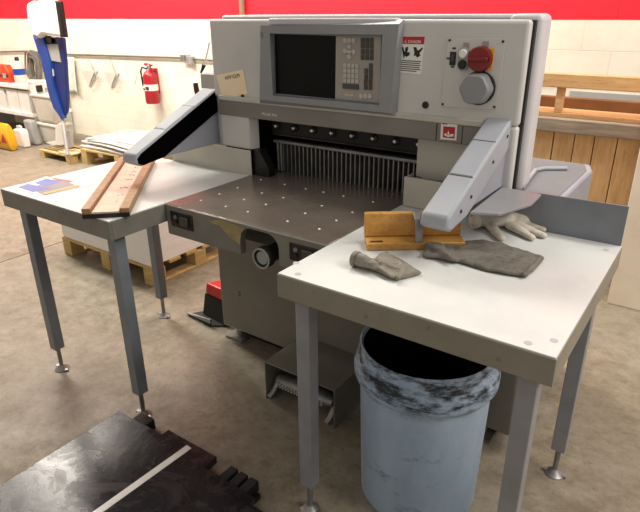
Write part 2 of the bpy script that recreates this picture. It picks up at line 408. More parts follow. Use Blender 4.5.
# buff note and magnet
Q2 = qset(Yh-.002, (216.3, 75.3), (243, 69.4), (247.6, 93.8), (222.5, 99.4))
b = mb(); b.ex(Q2, (0, .001, 0)); nt = lab(b.build('paper_note', 'note', head), 'square buff note with a short handwritten line')
A = quad(*Q2, .30, .26); dv = (Q2[1]-Q2[0]); ang = math.atan2(dv.z, dv.x)
text('handwriting', 'NYF CLM', (A.x, A.y-.0012, A.z), .021, 'ink', nt, (math.pi/2, -ang, 0))
p = py(243, 96, Yh); b = mb(); b.lathe((p.x, Yh, p.z), [(.007, 0), (.007, .006)], 14, '-y'); b.build('magnet', 'black', head)
p = py(425.6, 105, Yh); b = mb(); b.lathe((p.x, Yh, p.z), [(.012, 0), (.012, .004), (.007, .004), (.007, .002)], 18, '-y'); b.build('keyhole', 'black', head)

# monitor bezel
def ringpoly(b, o, i):
    n = len(o); O = [b.bm.verts.new(p) for p in o]; I = [b.bm.verts.new(p) for p in i]
    for k in range(n): b._m([b.bm.faces.new((O[k], O[(k+1) % n], I[(k+1) % n], I[k]))])
Yf, Ys = .468, .492
back = qset(Yh-.001, (260.5, 26.5), (404.5, 19), (397, 116.5), (260, 104))
frn = qset(Yf, (260.5, 25.6), (399, 24), (389.5, 113.2), (259.5, 99.6))
fin = qset(Yf, (269.5, 33.4), (382.5, 34.8), (379.2, 105.2), (272.8, 95.6))
sin_ = qset(Ys, (274.2, 33.2), (382, 35), (380.8, 104), (275.6, 94.2))
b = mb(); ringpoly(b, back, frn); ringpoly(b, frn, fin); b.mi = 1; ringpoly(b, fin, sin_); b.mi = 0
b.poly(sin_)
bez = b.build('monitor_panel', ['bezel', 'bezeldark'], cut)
p = py(261.8, 35.5, Yf); b = mb(); b.box(p.x-.006, p.x+.006, Yf-.002, Yf+.001, p.z-.01, p.z+.012); b.build('latch', 'bezeldark', bez)
b = mb(); b.ex(qset(Ys-.002, (274.6, 34), (335.6, 36), (334.8, 98.8), (276, 93.2)), (0, .0015, 0)); lab(b.build('screen', 'screen', bez), 'black switched-off screen')
K = qset(Ys-.0025, (336, 36.2), (381, 36.2), (379.8, 103), (335.2, 98.6))
b = mb(); b.ex(K, (0, .0015, 0)); b.build('keypad', 'keypad', bez)
def key(zx, zy, w, h, m, rd=False):
    u, v = 320+zx/5.3333, 25+zy/5.3333; c = py(u, v, Ys-.003)
    b = mb()
    if rd: b.lathe(c, [(w, 0), (w, .003)], 12, '-y')
    else: b.box(c.x-w, c.x+w, c.y-.003, c.y+.001, c.z-h, c.z+h)
    b.build('key', m, bez)
for x in (135, 157, 180): key(x, 82, .009, .009, 'keylight', True)
for x, y in ((135, 138), (180, 142), (157, 118), (157, 140), (157, 170)): key(x, y, .009, .009, 'keylight', True)
for i, y in enumerate((215, 243, 270, 297)):
    for j, x in enumerate((134, 156, 177, 198)): key(x, y+j, .0062, .0068, 'keylight')
key(164, 328, .035, .009, 'keydark')
for i, y in enumerate((82, 111, 142, 172)):
    for x in (228, 252, 276): key(x, y+(x-228)*.02, .0068, .0086, 'keydark')
for x, y in ((272, 218), (247, 245), (272, 247), (247, 275), (272, 275), (245, 303), (270, 304), (245, 331), (270, 333)): key(x, y, .0068, .0086, 'keydark')
for x in (220, 243, 267): key(x, 379, .009, .009, 'keylight', True)
A = py(345, 95.6, Ys-.003)
text('lettering', 'POLAR', (A.x, Ys-.0045, A.z), .012, 'note', bez)

# control plate
CP = qset(Yh-.004, (448, 37.3), (506, 38.6), (496.4, 109.8), (440.4, 106.6))
b = mb(); b.ex(CP, (0, .003, 0)); cp = b.build('switch_plate', 'head', cut, .001)
for s, t in ((.04, .04), (.96, .04), (.96, .96), (.04, .96)):
    p = quad(*CP, s, t); b = mb(); b.lathe(p, [(.004, 0), (.004, .003)], 10, '-y'); b.build('screw', 'darksteel', cp)
def cz(zx, zy): return py(430+zx/7.111, 30+zy/7.111, Yh-.004)
p = cz(163, 203); b = mb(); b.box(p.x-.0105, p.x+.0105, p.y-.004, p.y, p.z-.021, p.z+.021); rk = lab(b.build('rocker_switch', 'black', cp, .002), 'black rocker switch')
b = mb(); b.box(p.x-.005, p.x+.007, p.y-.006, p.y-.003, p.z-.008, p.z+.014); b.build('rocker', 'keydark', rk)
p = cz(245, 205)
def stad(c, w, h, d, n=10):
    pts = []
    for k in range(n+1): a = math.pi*k/n; pts.append(c+Vector((w*math.cos(a), 0, h-w+w*math.sin(a))))
    for k in range(n+1): a = math.pi+math.pi*k/n; pts.append(c+Vector((w*math.cos(a), 0, -h+w+w*math.sin(a))))
    return pts
b = mb(); b.ex(stad(p, .018, .036, 0), (0, -.014, 0)); db = lab(b.build('double_button', 'grey', cp, .002), 'stadium-shaped push button, white above and black below')
for dz, m in ((.0165, 'white'), (-.0165, 'black')):
    b = mb(); b.lathe(p+Vector((0, -.013, dz)), [(.0145, 0), (.0145, .004), (.011, .007)], 18, '-y'); b.build('button', m, db)
Q3 = [cz(300, 128), cz(462, 130), cz(440, 286), cz(296, 280)]
b = mb(); b.ex(Q3, (0, -.003, 0)); rs = lab(b.build('main_switch', 'yellow', cp, .001), 'red rotary switch on a yellow plate')
p = cz(364, 206)+Vector((0, -.003, 0)); b = mb(); b.lathe(p, [(.039, 0), (.039, .012), (.036, .02)], 36, '-y'); rd = b.build('rotary_disc', mat('deep red plastic', '86140f', '740f0c', .25), cp, 0, True)
rr = p+Vector((0, -.02, 0)); b = mb(); b.box(-.032, .032, -.012, 0, -.007, .007, Matrix.Translation(rr) @ Matrix.Rotation(-.05, 4, 'Y')); lab(b.build('grip', mat('dark red plastic', '7c100e', '6a0c0a', .3), cp, .004), 'red grip bar of the rotary switch')
p = cz(352, 412); prof = []
b = mb(); b.lathe(p, [(.053, 0), (.053, .008), (.05, .01)], 32, '-y'); b.build('knob_collar', 'black', cp)
n = 12; ra = []; rb = []
for k in range(n*3):
    a = 2*math.pi*k/(n*3); r = .049*(1+.035*math.cos(6*a)); ra.append(p+Vector((r*math.cos(a), -.008, r*math.sin(a)))); rb.append(p+Vector((.92*r*math.cos(a)-.0, -.055, .92*r*math.sin(a))))
b = mb(); b.prism(ra, rb); lab(b.build('knob', 'bezel', cp, .004), 'large round grey knob')
for zx, zy, s in ((258, 108, 'o'), (396, 100, 'I')):
    p = cz(zx, zy); b = mb(); b.box(p.x-.01, p.x+.01, p.y-.0008, p.y, p.z-.008, p.z+.008); b.build('symbol', 'keypad', cp)
for zx, zy in ((252, 362), (246, 408), (172, 130), (160, 262), (130, 202)):
    p = cz(zx, zy); b = mb(); b.box(p.x-.006, p.x+.006, p.y-.0008, p.y, p.z-.003, p.z+.003); b.build('mark', 'keydark', cp)

# columns under the head
b = mb(); b.ex([(-.165, .5, 1.012), (-.002, .5, 1.012), (.018, .543, 1.012), (-.05, .62, 1.012), (-.165, .62, 1.012)], (0, 0, .142)); b.build('left_column', 'head', cut, .003)
b = mb(); b.box(-.286, -.166, .525, .62, 1.0, 1.235); b.build('left_bearing', 'headside', cut, .004)
b = mb(); b.box(.766, .935, .478, .486, .902, 1.012); b.build('right_side_panel', 'column', cut, .001)
b = mb(); b.box(.766, .772, .487, .548, .902, 1.010); b.build('right_side_return', 'column', cut)
b = mb(); b.box(.776, 1.08, .55, .66, .99, 1.152); b.build('right_front_panel', 'column', cut, .004)
b = mb(); b.box(-.165, .02, .52, .8, .885, 1.012); b.build('left_cheek_base', 'black', cut)
b = mb(); b.ex([(.014, .502, .9005), (.014, .502, 1.0115), (.05, .502, 1.0115), (.10, .502, .94), (.10, .502, .9005)], (-.008, .05, 0))
b.box(-.03, -.004, .55, .82, .9, 1.2)
b.build('left_cheek', 'black', cut)
b = mb(); b.box(.772, .80, .515, .80, .9, 1.0); b.build('right_cheek', 'black', cut)
# throat
b = mb(); b.box(.0, .80, .80, .82, .9, 1.2); b.box(.0, .80, .60, .80, 1.14, 1.16); b.build('throat_shade', 'black', cut)  # black sheets stand in for the dark, unlit depth of the throat
b = mb(); b.box(.04, .782, .605, .64, 1.07, 1.16); kb = b.build('knife_beam', mat('black knife beam', '16130f', '0e0c0a', .45, .3), cut)
b = mb(); b.box(.05, .778, .598, .606, 1.068, 1.074); b.build('beam_edge', 'darksteel', kb)
for k in range(8):
    x = .05+.098*k+.02
    b = mb(); b.lathe((x, .605, 1.107), [(.017, 0), (.017, .006), (.012, .009)], 18, '-y'); bo = b.build('bolt', 'darksteel', kb, 0, True)
    b = mb(); b.lathe((x+.004, .596, 1.109), [(.009, 0), (.009, .008), (.006, .011)], 12, '-y'); b.build('bolt_head', 'chrome', kb)
b = mb(); b.box(.047, .765, .60, .625, 1.032, 1.046); cl = lab(b.build('clamp_bar', 'steel', cut, .003), 'bright steel clamp bar')
b = mb(); b.box(.08, .765, .64, .665, .902, 1.045); bg = lab(b.build('back_gauge', 'black', cut), 'black comb of the back gauge')
for k in range(31):
    x = .09+.0222*k
    b = mb(); b.box(x-.0028, x+.0028, .618, .655, .9005, 1.034); b.build('finger', 'steel', bg)
for x in (.062, .08):
    b = mb(); b.tube([(x, .615, .905), (x, .615, 1.035)], .0065, 10); b.build('guide_rod', 'steel', cl, 0, True)

# light curtain arms
def arm(xa, xb, name_side, zb=1.014):
    P = [(.52, 1.257), (.05, 1.049), (.042, 1.015), (.072, .999), (.19, 1.012), (.52, 1.158)]
    b = mb(); b.ex([(xa, y, z) for y, z in P], (xb-xa, 0, 0)); a = b.build('light_curtain_arm', 'arm', cut, .008)
    lab(a, name_side)
    b = mb(); b.ex([(xa+.006, y, z) for y, z in ((.19+(zb-1.014)*2, zb), (.525, 1.158), (.525, zb))], (xb-xa-.012, 0, 0)); b.build('bracket', 'armside', a, .002)
    # raised patch on the sloping top
    d = Vector((0, .52-.05, 1.257-1.049)); nrm = Vector((0, -d.z, d.y)).normalized()
    o = Vector((0, .05, 1.049)); 
    b = mb(); e0, e1 = .36, .70
    for s0, s1 in ((e0, e1),):
        pts = [Vector((x, 0, 0))+o+d*s for x, s in ((xa+.008, s0), (xb-.008, s0), (xb-.008, s1), (xa+.008, s1))]
        b.ex([p-nrm*.001 for p in pts], nrm*.003)
    b.build('cover_patch', 'arm', a, .0015)
    for s0, s1, xx0, xx1 in ((e0-.012, e0-.004, xa+.006, xb-.006), (e1+.004, e1+.012, xa+.006, xb-.006)):
        b = mb(); pts = [Vector((x, 0, 0))+o+d*s for x, s in ((xx0, s0), (xx1, s0), (xx1, s1), (xx0, s1))]
        b.ex([p-nrm*.001 for p in pts], nrm*.0014)
        b.build('joint_line', 'keydark', a)
    return a
aL = arm(-.285, -.2, 'sloping grey light guard arm left of the head, black window on its inner face')
aR = arm(1.04, 1.125, 'sloping silver light guard arm right of the head', 1.029)
def window(x, dx, par):
    P = [(.516, 1.247), (.075, 1.052), (.053, 1.034), (.056, 1.014), (.078, 1.003), (.19, 1.016), (.516, 1.158)]
    b = mb(); b.ex([(x, y, z) for y, z in P], (dx, 0, 0)); b.build('window', 'glass', par)
window(-.2, .0015, aL); window(1.04, -.0015, aR)
for y, z in ((.47, 1.20), (.36, 1.14), (.2, 1.07), (.13, 1.045)):
    b = mb(); b.lathe((1.125, y, z), [(.005, -.001), (.005, .003)], 10, 'x'); b.build('screw', 'darksteel', aR)

# rear table of the machine
b = mb(); b.ex([(.3, .64, .80), (1.27, .64, .80), (1.27, 1.2, .80), (1.24, 1.3, .80), (.3, 1.3, .80)], (0, 0, .15)); rt = b.build('rear_table', 'armside', cut, .008)
b = mb(); b.ex([(.3, .70, .9495), (1.25, .70, .9495), (1.25, 1.18, .9495), (1.22, 1.28, .9495), (.3, 1.28, .9495)], (0, 0, .003)); b.build('rear_tabletop', mat('matt grey sheet', '74797c', '6c7174', .8), rt, .001)
zz = 3.5556
pts = [pz(460+x/zz, 160+y/zz, .96) for x, y in ((222, 100), (240, 72), (268, 36), (300, 30), (380, 30))]
b = mb(); b.tube(pts, .008, 8); lab(b.build('lever', 'arm', cut, 0, True), 'bent grey rod lying on the rear table')
# things behind the left arm, fixed to the machine back
p0, p1 = py(203, 76, .62), py(212, 85, .62)
b = mb(); b.box(p0.x-.02, p0.x+.09, .62, .72, p1.z-.02, p0.z+.01); b.build('junction_box', 'ltgrey', cut, .004)
pp = [py(u, v, .66) for u, v in ((209.5, 42), (207.5, 52), (205.5, 60), (203.5, 66))]
b = mb(); b.tube(pp, .004, 8); cab = lab(b.build('cable', 'white', cut, 0, True), 'thin white cable with a black plug')
pp = [py(u, v, .66) for u, v in ((204, 65), (202.6, 69), (200.8, 73))]
b = mb(); b.tube(pp, .010, 8, .004); b.build('plug', 'rubber', cab, 0, True)
pp = [py(u, v, .62) for u, v in ((199, 97), (196.5, 90), (195.5, 83))]
b = mb(); b.tube(pp, .014, 10, .012); lab(b.build('hand_lever', mat('red brown grip', '5a2a1e', '4a2118', .5), cut, 0, True), 'dark red brown hand lever')

# foot pedal under its sheet metal guard
t = .004; x0, x1, y0, y1, z1 = .289, .652, .195, .466, .19
b = mb(); b.box(x0, x1, y0, y1, z1-t, z1); b.box(x0, x0+t, y0, y1, 0, z1-t); b.box(x1-t, x1, y0, y1, 0, z1-t)
pg = b.build('pedal_guard', 'pedestal', cut, .0015)
rings = []
for k in range(13):
    s = k/12; x = x0+.035+s*(x1-x0-.07); e = .6+.4*min(1, min(s, 1-s)*6)
    rings.append([(x, y0+.05+e*.04*math.cos(a), .088+e*.032*math.sin(a)) for a in [2*math.pi*j/12 for j in range(12)]])
b = mb(); b.loft(rings); fp = lab(b.build('foot_pedal', 'steel', pg, 0, True), 'studded metal foot pedal')
for k in range(16):
    for j in (0, 1):
        x = x0+.06+k*.0155; b = mb(); b.lathe((x, y0+.016, .083+j*.013), [(.004, -.004), (.004, .009), (.002, .011)], 8, '-y'); b.build('stud', 'ltgrey', fp)
for x in (x0+.03, x1-.03):
    b = mb(); b.tube([(x, y0+.05, .07), (x-.005, y0+.02, .03), (x-.01, y0+.0, .014)], .013, 8); b.build('pedal_arm', 'steel', pg, 0, True)

# ------------------------------------------------------------------ side tables
def side_table(x0, x1, y0, y1, label, ap, legm, skip, t=.074, ins=.062, lw=.0235):
    T = thing('side_table', label, 'table', ((x0+x1)/2, (y0+y1)/2, 0))
    b = mb(); b.box(x0+.002, x1-.002, y0+.002, y1-.002, .889, .9); top = b.build('tabletop', 'top', T, .0015)
    b = mb()
    b.box(x0, x1, y0, y0+.012, .9-t, .8965); b.box(x0, x1, y1-.012, y1, .9-t, .8965)
    b.box(x0, x0+.012, y0+.012, y1-.012, .9-t, .8965); b.box(x1-.012, x1, y0+.012, y1-.012, .9-t, .8965)
    b.box(x0+.012, x1-.012, y0+.012, y1-.012, .872, .888)
    A = b.build('apron', ap, T, .002)
    for k in range(4):
        x = x0+.12+k*(x1-x0-.24)/3
        b = mb(); b.lathe((x, y0, .9-t*.62 if k % 2 else .9-t*.3), [(.0045, -.002), (.0045, .0015), (.002, .002)], 10, '-y'); b.build('screw', 'steel', A)
    for i, (lx, ly) in enumerate(((x0+ins, y0+ins), (x1-ins, y0+ins), (x0+ins, y1-ins+.01), (x1-ins, y1-ins+.01))):
        if i == skip: continue
        b = mb(); b.box(lx-lw, lx+lw, ly-lw, ly+lw, .118, .886); lg = b.build('leg', legm, T, .003)
        b = mb(); b.tube([(lx, ly, .012), (lx, ly, .125)], .0095, 12)
        b.lathe((lx, ly, 0), [(.034, 0), (.034, .004), (.024, .010), (.012, .024)], 16)
        b.box(lx-.042, lx-.026, ly-.008, ly+.008, 0, .009); b.box(lx+.026, lx+.042, ly-.008, ly+.008, 0, .009)
        lab(b.build('foot', 'steel', lg, 0, True), 'threaded steel levelling foot')
        b = mb(); b.box(lx-.032, lx+.032, ly-.032, ly+.032, .9-t-.006, .9-t+.003); b.build('bracket', 'black', lg)
    return T, top
TL, topL = side_table(-.726, -.001, -.2503, .49, 'white-topped grey side table left of the cutter, bearing the wooden channel', 'apron', 'leg', 3)
TR, topR = side_table(.754, 1.508, -.2475, .505, 'white-topped grey side table right of the cutter, over the blue bin', 'apron_lit', 'leg_lit', 2, .074, .058)
# fences
b = mb(); b.box(-.50, .012, .484, .490, .9003, 1.0115); b.build('back_fence', 'column', TL, .001)
b = mb(); b.ex([(.766, .493, .9003), (1.503, .499, .9003), (1.503, .499, 1.027), (1.25, .497, 1.025), (.766, .493, 1.010)], (0, .006, 0)); b.build('back_fence', 'leg', TR, .001)
pl = [pz(460+x/zz, 160+y/zz, 1.026) for x, y in ((35, 185), (150, 95), (290, 121), (255, 155), (140, 190))]
b = mb(); b.ex(pl, (0, 0, -.009)); b.build('corner_plate', 'bezel', TR, .002)
# screw heads let into the right tabletop
for u, v in ((554, 340.5), (528, 343), (606, 250), (296, 263), (298, 274)):
    p = pz(u, v, .9); b = mb(); b.lathe((p.x, p.y, .9), [(.009, -.003), (.009, .0006)], 14); b.build('screw_head', 'ltgrey', topR)

# ------------------------------------------------------------------ things on the tables
# wooden channel
nl, fl, nr, fr = pz(81, 209.5, .935), pz(124, 152, .935), pz(125, 213, .93), pz(151, 161, .93)
d = ((fl-nl)+(fr-nr)).normalized(); d.z = 0; d.normalize(); w = Vector((d.y, -d.x, 0))
if w.dot(nr-nl) < 0: w = -w
c0 = Vector((nl.x, nl.y, 0)); W = (nr-nl).dot(w)+.006; Ln = .80
sk = d*((nr-nl).dot(d)*.5)
ch = thing('wooden_channel', 'long worn wooden channel with two raised rails lying on the left table', 'wooden channel', (c0.x+d.x*.4, c0.y+d.y*.4, .9))
def bar(name, a0, a1, z0, z1, m, bev=.002, l0=0., l1=Ln):
    P = [c0+sk*0+w*a+d*l+Vector((0, 0, z0)) for a, l in ((a0, l0), (a1, l0), (a1, l1), (a0, l1))]
    b = mb(); b.ex(P, (0, 0, z1-z0)); return b.build(name, m, ch, bev)
bar('base_board', .002, W-.002, .9005, .914, 'wood_board')
cp_ = bar('centre_board', .032, W-.036, .9145, .922, 'wood_floor', .001)
bar('rail', 0, .030, .9145, .936, 'wood_board'); bar('rail', W-.034, W, .9145, .932, 'wood_board')
bar('end_cap', .0, W, .9, .916, 'black', .001, -.004, -.0005)
for k, (a, l) in enumerate(((.7, .12), (.62, .2), (.78, .2), (.55, .3), (.7, .31), (.8, .3), (.6, .42), (.7, .42), (.8, .42), (.6, .5), (.7, .5), (.8, .49), (.65, .56), (.75, .56), (.66, .63), (.8, .62))):
    p = c0+w*(.032+(W-.068)*a)+d*l; b = mb(); b.lathe((p.x, p.y, .9215), [(.004, 0), (.004, .0012)], 8); b.build('hole', 'ink', cp_)
# brochure
BQ = [pz(u, v, .9008) for u, v in ((11.7, 188.6), (43, 195.6), (95, 184), (46, 176.5))]
bro = mb(); bro.org = (BQ[0]+BQ[2])/2; bro.ex(BQ, (0, 0, .0006)); 
def bp(mi, pts, dz): bro.mi = mi; bro.ex([quad(*BQ, s, t)+Vector((0, 0, .0006)) for s, t in pts], (0, 0, dz))
bp(2, [(.28, .2), (1, .02), (.98, .72), (.32, .98)], .0003)
bp(1, [(.05, .12), (.62, .05), (.64, .38), (.05, .4)], .0006)
bp(1, [(.12, .5), (.48, .46), (.46, .86), (.1, .86)], .0006)
bp(3, [(.84, .08), (.93, .08), (.93, .8), (.84, .8)], .0008)
bp(4, [(.2, .9), (.6, .86), (.62, .97), (.2, .98)], .0008)
o = bro.build('printed_brochure', ['paper', mat('violet blue ink', '6d74b8', '5d66ac', .6), mat('grey violet ink', '8d8790', '7c767f', .6), 'yellow', mat('faded red ink', 'c46a5a', rough=.6)])
tag(o, 'flat printed brochure in blue, grey and yellow at the left table corner', 'brochure')

# varnished jogging block
fL = Vector(pz(366.8, 251, .9)); dirx = Vector((math.cos(math.radians(37)), math.sin(math.radians(37)), 0)); diry = Vector((-dirx.y, dirx.x, 0)); LL = .300; DD = .082
jb = thing('wooden_jogging_block', 'varnished golden L-shaped wooden block with a metal strap on the right table', 'wooden block', fL+dirx*LL/2+diry*DD/2)
MX = Matrix(((dirx.x, diry.x, 0, fL.x), (dirx.y, diry.y, 0, fL.y), (0, 0, 1, .9005), (0, 0, 0, 1)))
b = mb(); b.box(0, LL, 0, DD, 0, .022, MX); b.build('base', 'wood_block', jb, .003)
b = mb(); b.box(-.002, LL, DD-.022, DD, .0225, .098, MX); b.build('back_board', 'wood_block', jb, .003)
def sp(x, y, z): return MX @ Vector((x, y, z))
prof = [(.004, .0225), (.012, .06), (.03, .088), (DD-.021, .1), (DD+.001, .1), (DD+.001, .096), (DD-.023, .094), (.036, .08), (.020, .055), (.012, .0225)]
b = mb(); b.prism([sp(.147, y, z) for y, z in prof], [sp(.170, y, z) for y, z in prof]); lab(b.build('strap', 'steel', jb, .001), 'curved metal strap')
b = mb(); b.box(.012, .05, .012, .026, .022, .0226, MX); b.build('burn_mark', 'ink', jb)

# limp cloth sleeves: soft double layers, a round cuff and folds, merged into one skin
CT = bpy.data.textures.new('cloth wrinkles', 'CLOUDS'); CT.noise_scale = .028; CT.noise_depth = 2
def soft(name, slabs, ridges, m, label, vox=.0032, amp=.007):
    c = sum((p for p in slabs[0][0]), Vector())/len(slabs[0][0]); b = mb((c.x, c.y, .9))
    for pts, h0, h1, top in slabs:
        cc = sum(pts, Vector())/len(pts)
        b.prism([Vector((p.x, p.y, h0)) for p in pts], [Vector((cc.x+(p.x-cc.x)*top, cc.y+(p.y-cc.y)*top, h1)) for p in pts])
    for pts, r0, r1 in ridges: b.tube(pts, r0, 12, r1)
    o = b.build(name, m, None, 0, True)
    d = o.modifiers.new('remesh', 'REMESH'); d.mode = 'VOXEL'; d.voxel_size = vox; d.use_smooth_shade = True
    d = o.modifiers.new('smooth', 'SMOOTH'); d.iterations = 6; d.factor = .5
    d = o.modifiers.new('wrinkle', 'DISPLACE'); d.texture = CT; d.texture_coords = 'LOCAL'; d.strength = amp; d.mid_level = .5; d.direction = 'Z'
    d = o.modifiers.new('smooth', 'SMOOTH'); d.iterations = 1; d.factor = .5
    return tag(o, label, 'cloth')
def z9(pts, ox, oy, s, z=.905): return [Vector(pz(ox+x/s, oy+y/s, z)) for x, y in pts]
A1 = (350, 200, 6.4)
body = z9([(112, 432), (95, 385), (150, 388), (185, 352), (238, 340), (300, 372), (380, 420), (464, 470), (380, 492), (304, 512), (250, 498), (190, 470)], *A1)
flap = z9([(150, 395), (200, 352), (240, 342), (300, 375), (352, 428), (330, 470), (290, 455), (220, 425)], *A1, .912)
tb = z9([(40, 378), (85, 392), (130, 408), (165, 425)], *A1, .922)
c1 = soft('cloth_sleeve', [(body, .903, .913, .94), (flap, .908, .921, .86)],
     [(tb, .0215, .013), (z9([(160, 405), (230, 398), (300, 415), (350, 432)], *A1, .917), .006, .005), (z9([(350, 432), (330, 470), (305, 505)], *A1, .914), .006, .006), (z9([(120, 415), (190, 445), (270, 490)], *A1, .914), .007, .005)],
     'fabric', 'small charcoal cloth sleeve with a round open cuff, in front of the wooden block')
c1['_base'] = tuple(c1.location); ax_ = (tb[0]-tb[1]).normalized(); e1 = Vector((-ax_.y, ax_.x, 0)).normalized(); e2 = ax_.cross(e1)
def cring(off, r): return [tb[0]+ax_*off+(e1*math.cos(t)+e2*math.sin(t))*r for t in [2*math.pi*k/24 for k in range(24)]]
b = mb(); b.loft([cring(-.006, .0228), cring(.007, .0235), cring(.007, .019), cring(.001, .018)], True, False, False); lab(b.build('hem', 'fabric', c1, 0, True), 'rolled hem of the open cuff')
b = mb(); b.poly(cring(.0025, .0185)); b.build('cuff_shade', 'black', c1)  # black disc stands in for the shade inside the open cuff
A2 = (340, 170, 2.909)
body = z9([(236, 248), (250, 212), (300, 218), (345, 214), (400, 206), (470, 216), (540, 240), (600, 258), (574, 288), (546, 313), (490, 306), (430, 295), (385, 282), (330, 264), (285, 254)], *A2)
flap = z9([(246, 215), (300, 220), (330, 262), (285, 250)], *A2, .914)
soft('cloth_sleeve', [(body, .9035, .914, .95), (flap, .908, .932, .6)],
     [(z9([(250, 216), (285, 232), (330, 260)], *A2, .922), .010, .008), (z9([(300, 220), (350, 226), (420, 214)], *A2, .915), .009, .006), (z9([(360, 262), (430, 256), (500, 270)], *A2, .914), .006, .004),
      (z9([(586, 252), (560, 282), (532, 306)], *A2, .913), .0045, .0045), (z9([(440, 232), (510, 244), (560, 262)], *A2, .914), .005, .004), (z9([(240, 246), (290, 252), (340, 264)], *A2, .911), .008, .006)],
     'fabric2', 'long dark charcoal cloth sleeve lying flat at the foot of the wooden block')
# glove
gl = []
def gp(x, y, z=.915): return pz(460+x/zz, 160+y/zz, z)
def ell(b, c, rx, ry, rz, ang=0):
    M4 = Matrix.Translation(c) @ Matrix.Rotation(ang, 4, 'Z') @ Matrix.Diagonal((rx, ry, rz, 1))
    bmesh.ops.create_icosphere(b.bm, subdivisions=3, radius=1, matrix=M4)
b = mb(); c = gp(165, 222); b.org = Vector((c.x, c.y, .9))
def gtube(pts, r0, r1):
    for i in range(len(pts)-1):
        a, c_ = pts[i], pts[i+1]
        for k in range(7):
            t_ = (i+k/7)/(len(pts)-1); p_ = a.lerp(c_, k/7); r_ = r0+(r1-r0)*t_
            ell(b, Vector((p_.x, p_.y, .902+r_*.72)), r_, r_, r_*.72)
gtube([gp(62, 222), gp(110, 222), gp(160, 220)], .028, .036)
gtube([gp(150, 218), gp(190, 216), gp(222, 222)], .034, .030)
gtube([gp(108, 232), gp(130, 256), gp(152, 276)], .019, .013)
gtube([gp(180, 234), gp(222, 254), gp(262, 274)], .019, .012)
gtube([gp(205, 230), gp(260, 252), gp(304, 265)], .018, .012)
gtube([gp(215, 222), gp(262, 236), gp(300, 243)], .018, .012)
gtube([gp(210, 208), gp(240, 216), gp(276, 232)], .018, .012)
g = b.build('work_glove', 'glove', None, 0, True)
md = g.modifiers.new('remesh', 'REMESH'); md.mode = 'VOXEL'; md.voxel_size = .0035; md.use_smooth_shade = True
sm = g.modifiers.new('smooth', 'SMOOTH'); sm.iterations = 4; sm.factor = .6
tag(g, 'off-white knitted work glove lying against the fence of the right table', 'glove')
g['_base'] = tuple(b.org)
c0_ = gp(52, 224, .92); dd = (gp(110, 222, .92)-c0_).normalized(); ax = Vector((0, 0, 1)); ay = dd.cross(ax).normalized()
rings = []
for rr_, off in ((.030, .012), (.035, -.004), (.035, -.010), (.028, -.008), (.026, .01)):
    rings.append([Vector((c0_.x, c0_.y, .902+.026))+dd*off+ay*rr_*math.cos(2*math.pi*k/24)+ax*(rr_*.74)*math.sin(2*math.pi*k/24) for k in range(24)])
b = mb(); b.loft(rings, True, False, False); lab(b.build('cuff', 'glove', g, 0, True), 'rolled open cuff')

# ------------------------------------------------------------------ bin under the right table
bx, by = 1.06, .12
bk = thing('rubbish_bin', 'tall stained blue-grey plastic bin standing under the right table', 'bin', (bx, by, 0))
b = mb(); b.lathe((bx, by, 0), [(.0, .012), (.193, .0), (.200, .01), (.212, .46), (.214, .47), (.224, .475), (.232, .49), (.233, .52), (.228, .535), (.222, .545), (.222, .555), (.217, .56), (.216, .595), (.211, .601), (.205, .595), (.203, .47), (.186, .03), (0, .03)], 64, 'z', False, False)
bod = b.build('shell', 'bucket', bk, 0, True)
b = mb(); b.lathe((bx, by, 0), [(.0, .036), (.186, .036), (.2025, .47), (.2045, .585), (.2035, .585), (.2015, .47), (.185, .037), (0, .037)], 48, 'z', False, False); b.build('bin_liner', 'black', bk, 0, True)
b = mb()
rings = []
for k in range(21):
    a = math.radians(-125+ k*3.2); rings.append((bx+.229*math.cos(a), by+.229*math.sin(a), .50+.012*math.sin(k/20*math.pi)))
b.tube(rings, .004, 8); lab(b.build('bail', 'darksteel', bk, 0, True), 'wire bail on the rim')

# ------------------------------------------------------------------ plate on the floor, scale strip
pt = thing('floor_plate', 'scuffed black steel plate with a stepped edge lying on the floor in the foreground', 'steel plate', (.3, -.6, 0))
edge = [(-.104, -1.2), (-.104, -.275), (.155, -.268), (.155, -.235), (.418, -.235), (.424, -.298), (.66, -.298), (.665, -.33), (.80, -.33), (.80, -1.2)]
b = mb(); b.ex([(x, y, .030) for x, y in edge], (0, 0, .03)); pm = b.build('plate', 'plate', pt, .003)
b = mb(); b.box(-.09, .78, -1.19, -.31, 0, .03); b.build('frame', 'black', pt)
b = mb(); b.box(-.06, .14, -.27, -.255, .028, .036); b.build('edge_trim', 'steel', pt)
for k in range(3):
    x = .49+.048*k; b = mb(); b.box(x, x+.036, -.315, -.235, .012, .058); lab(b.build('hinge_block', 'rubber', pt, .003), 'small black block on the plate edge')
b = mb(); b.box(.48, .64, -.30, -.25, 0, .02); b.build('hinge_base', 'black', pt)
b = mb(); b.box(-.035, .045, -.262, -.215, .0, .045); b.build('hinge_block', 'rubber', pt, .003)
pA, pB = Vector((.296, -.258, .0606)), Vector((.257, -1.15, .0606)); dd = (pB-pA).normalized(); ww = Vector((dd.y, -dd.x, 0))*.0135
b = mb(); b.org = (pA+pB)/2; b.ex([pA-ww, pA+ww, pB+ww, pB-ww], (0, 0, .0015)); rl = b.build('measuring_strip', 'tapewhite')
tag(rl, 'long thin white measuring strip lying across the black floor plate', 'measuring strip')
b = mb()
for k in range(80):
    p = pA+dd*(.01+.011*k)+Vector((0, 0, .0015)); wd = ww*(.5 if k % 5 == 0 else .25)
    b.ex([p-ww, p-ww+wd, p-ww+wd+dd*.0012, p-ww+dd*.0012], (0, 0, .0003))
b.build('graduations', 'grey', rl)

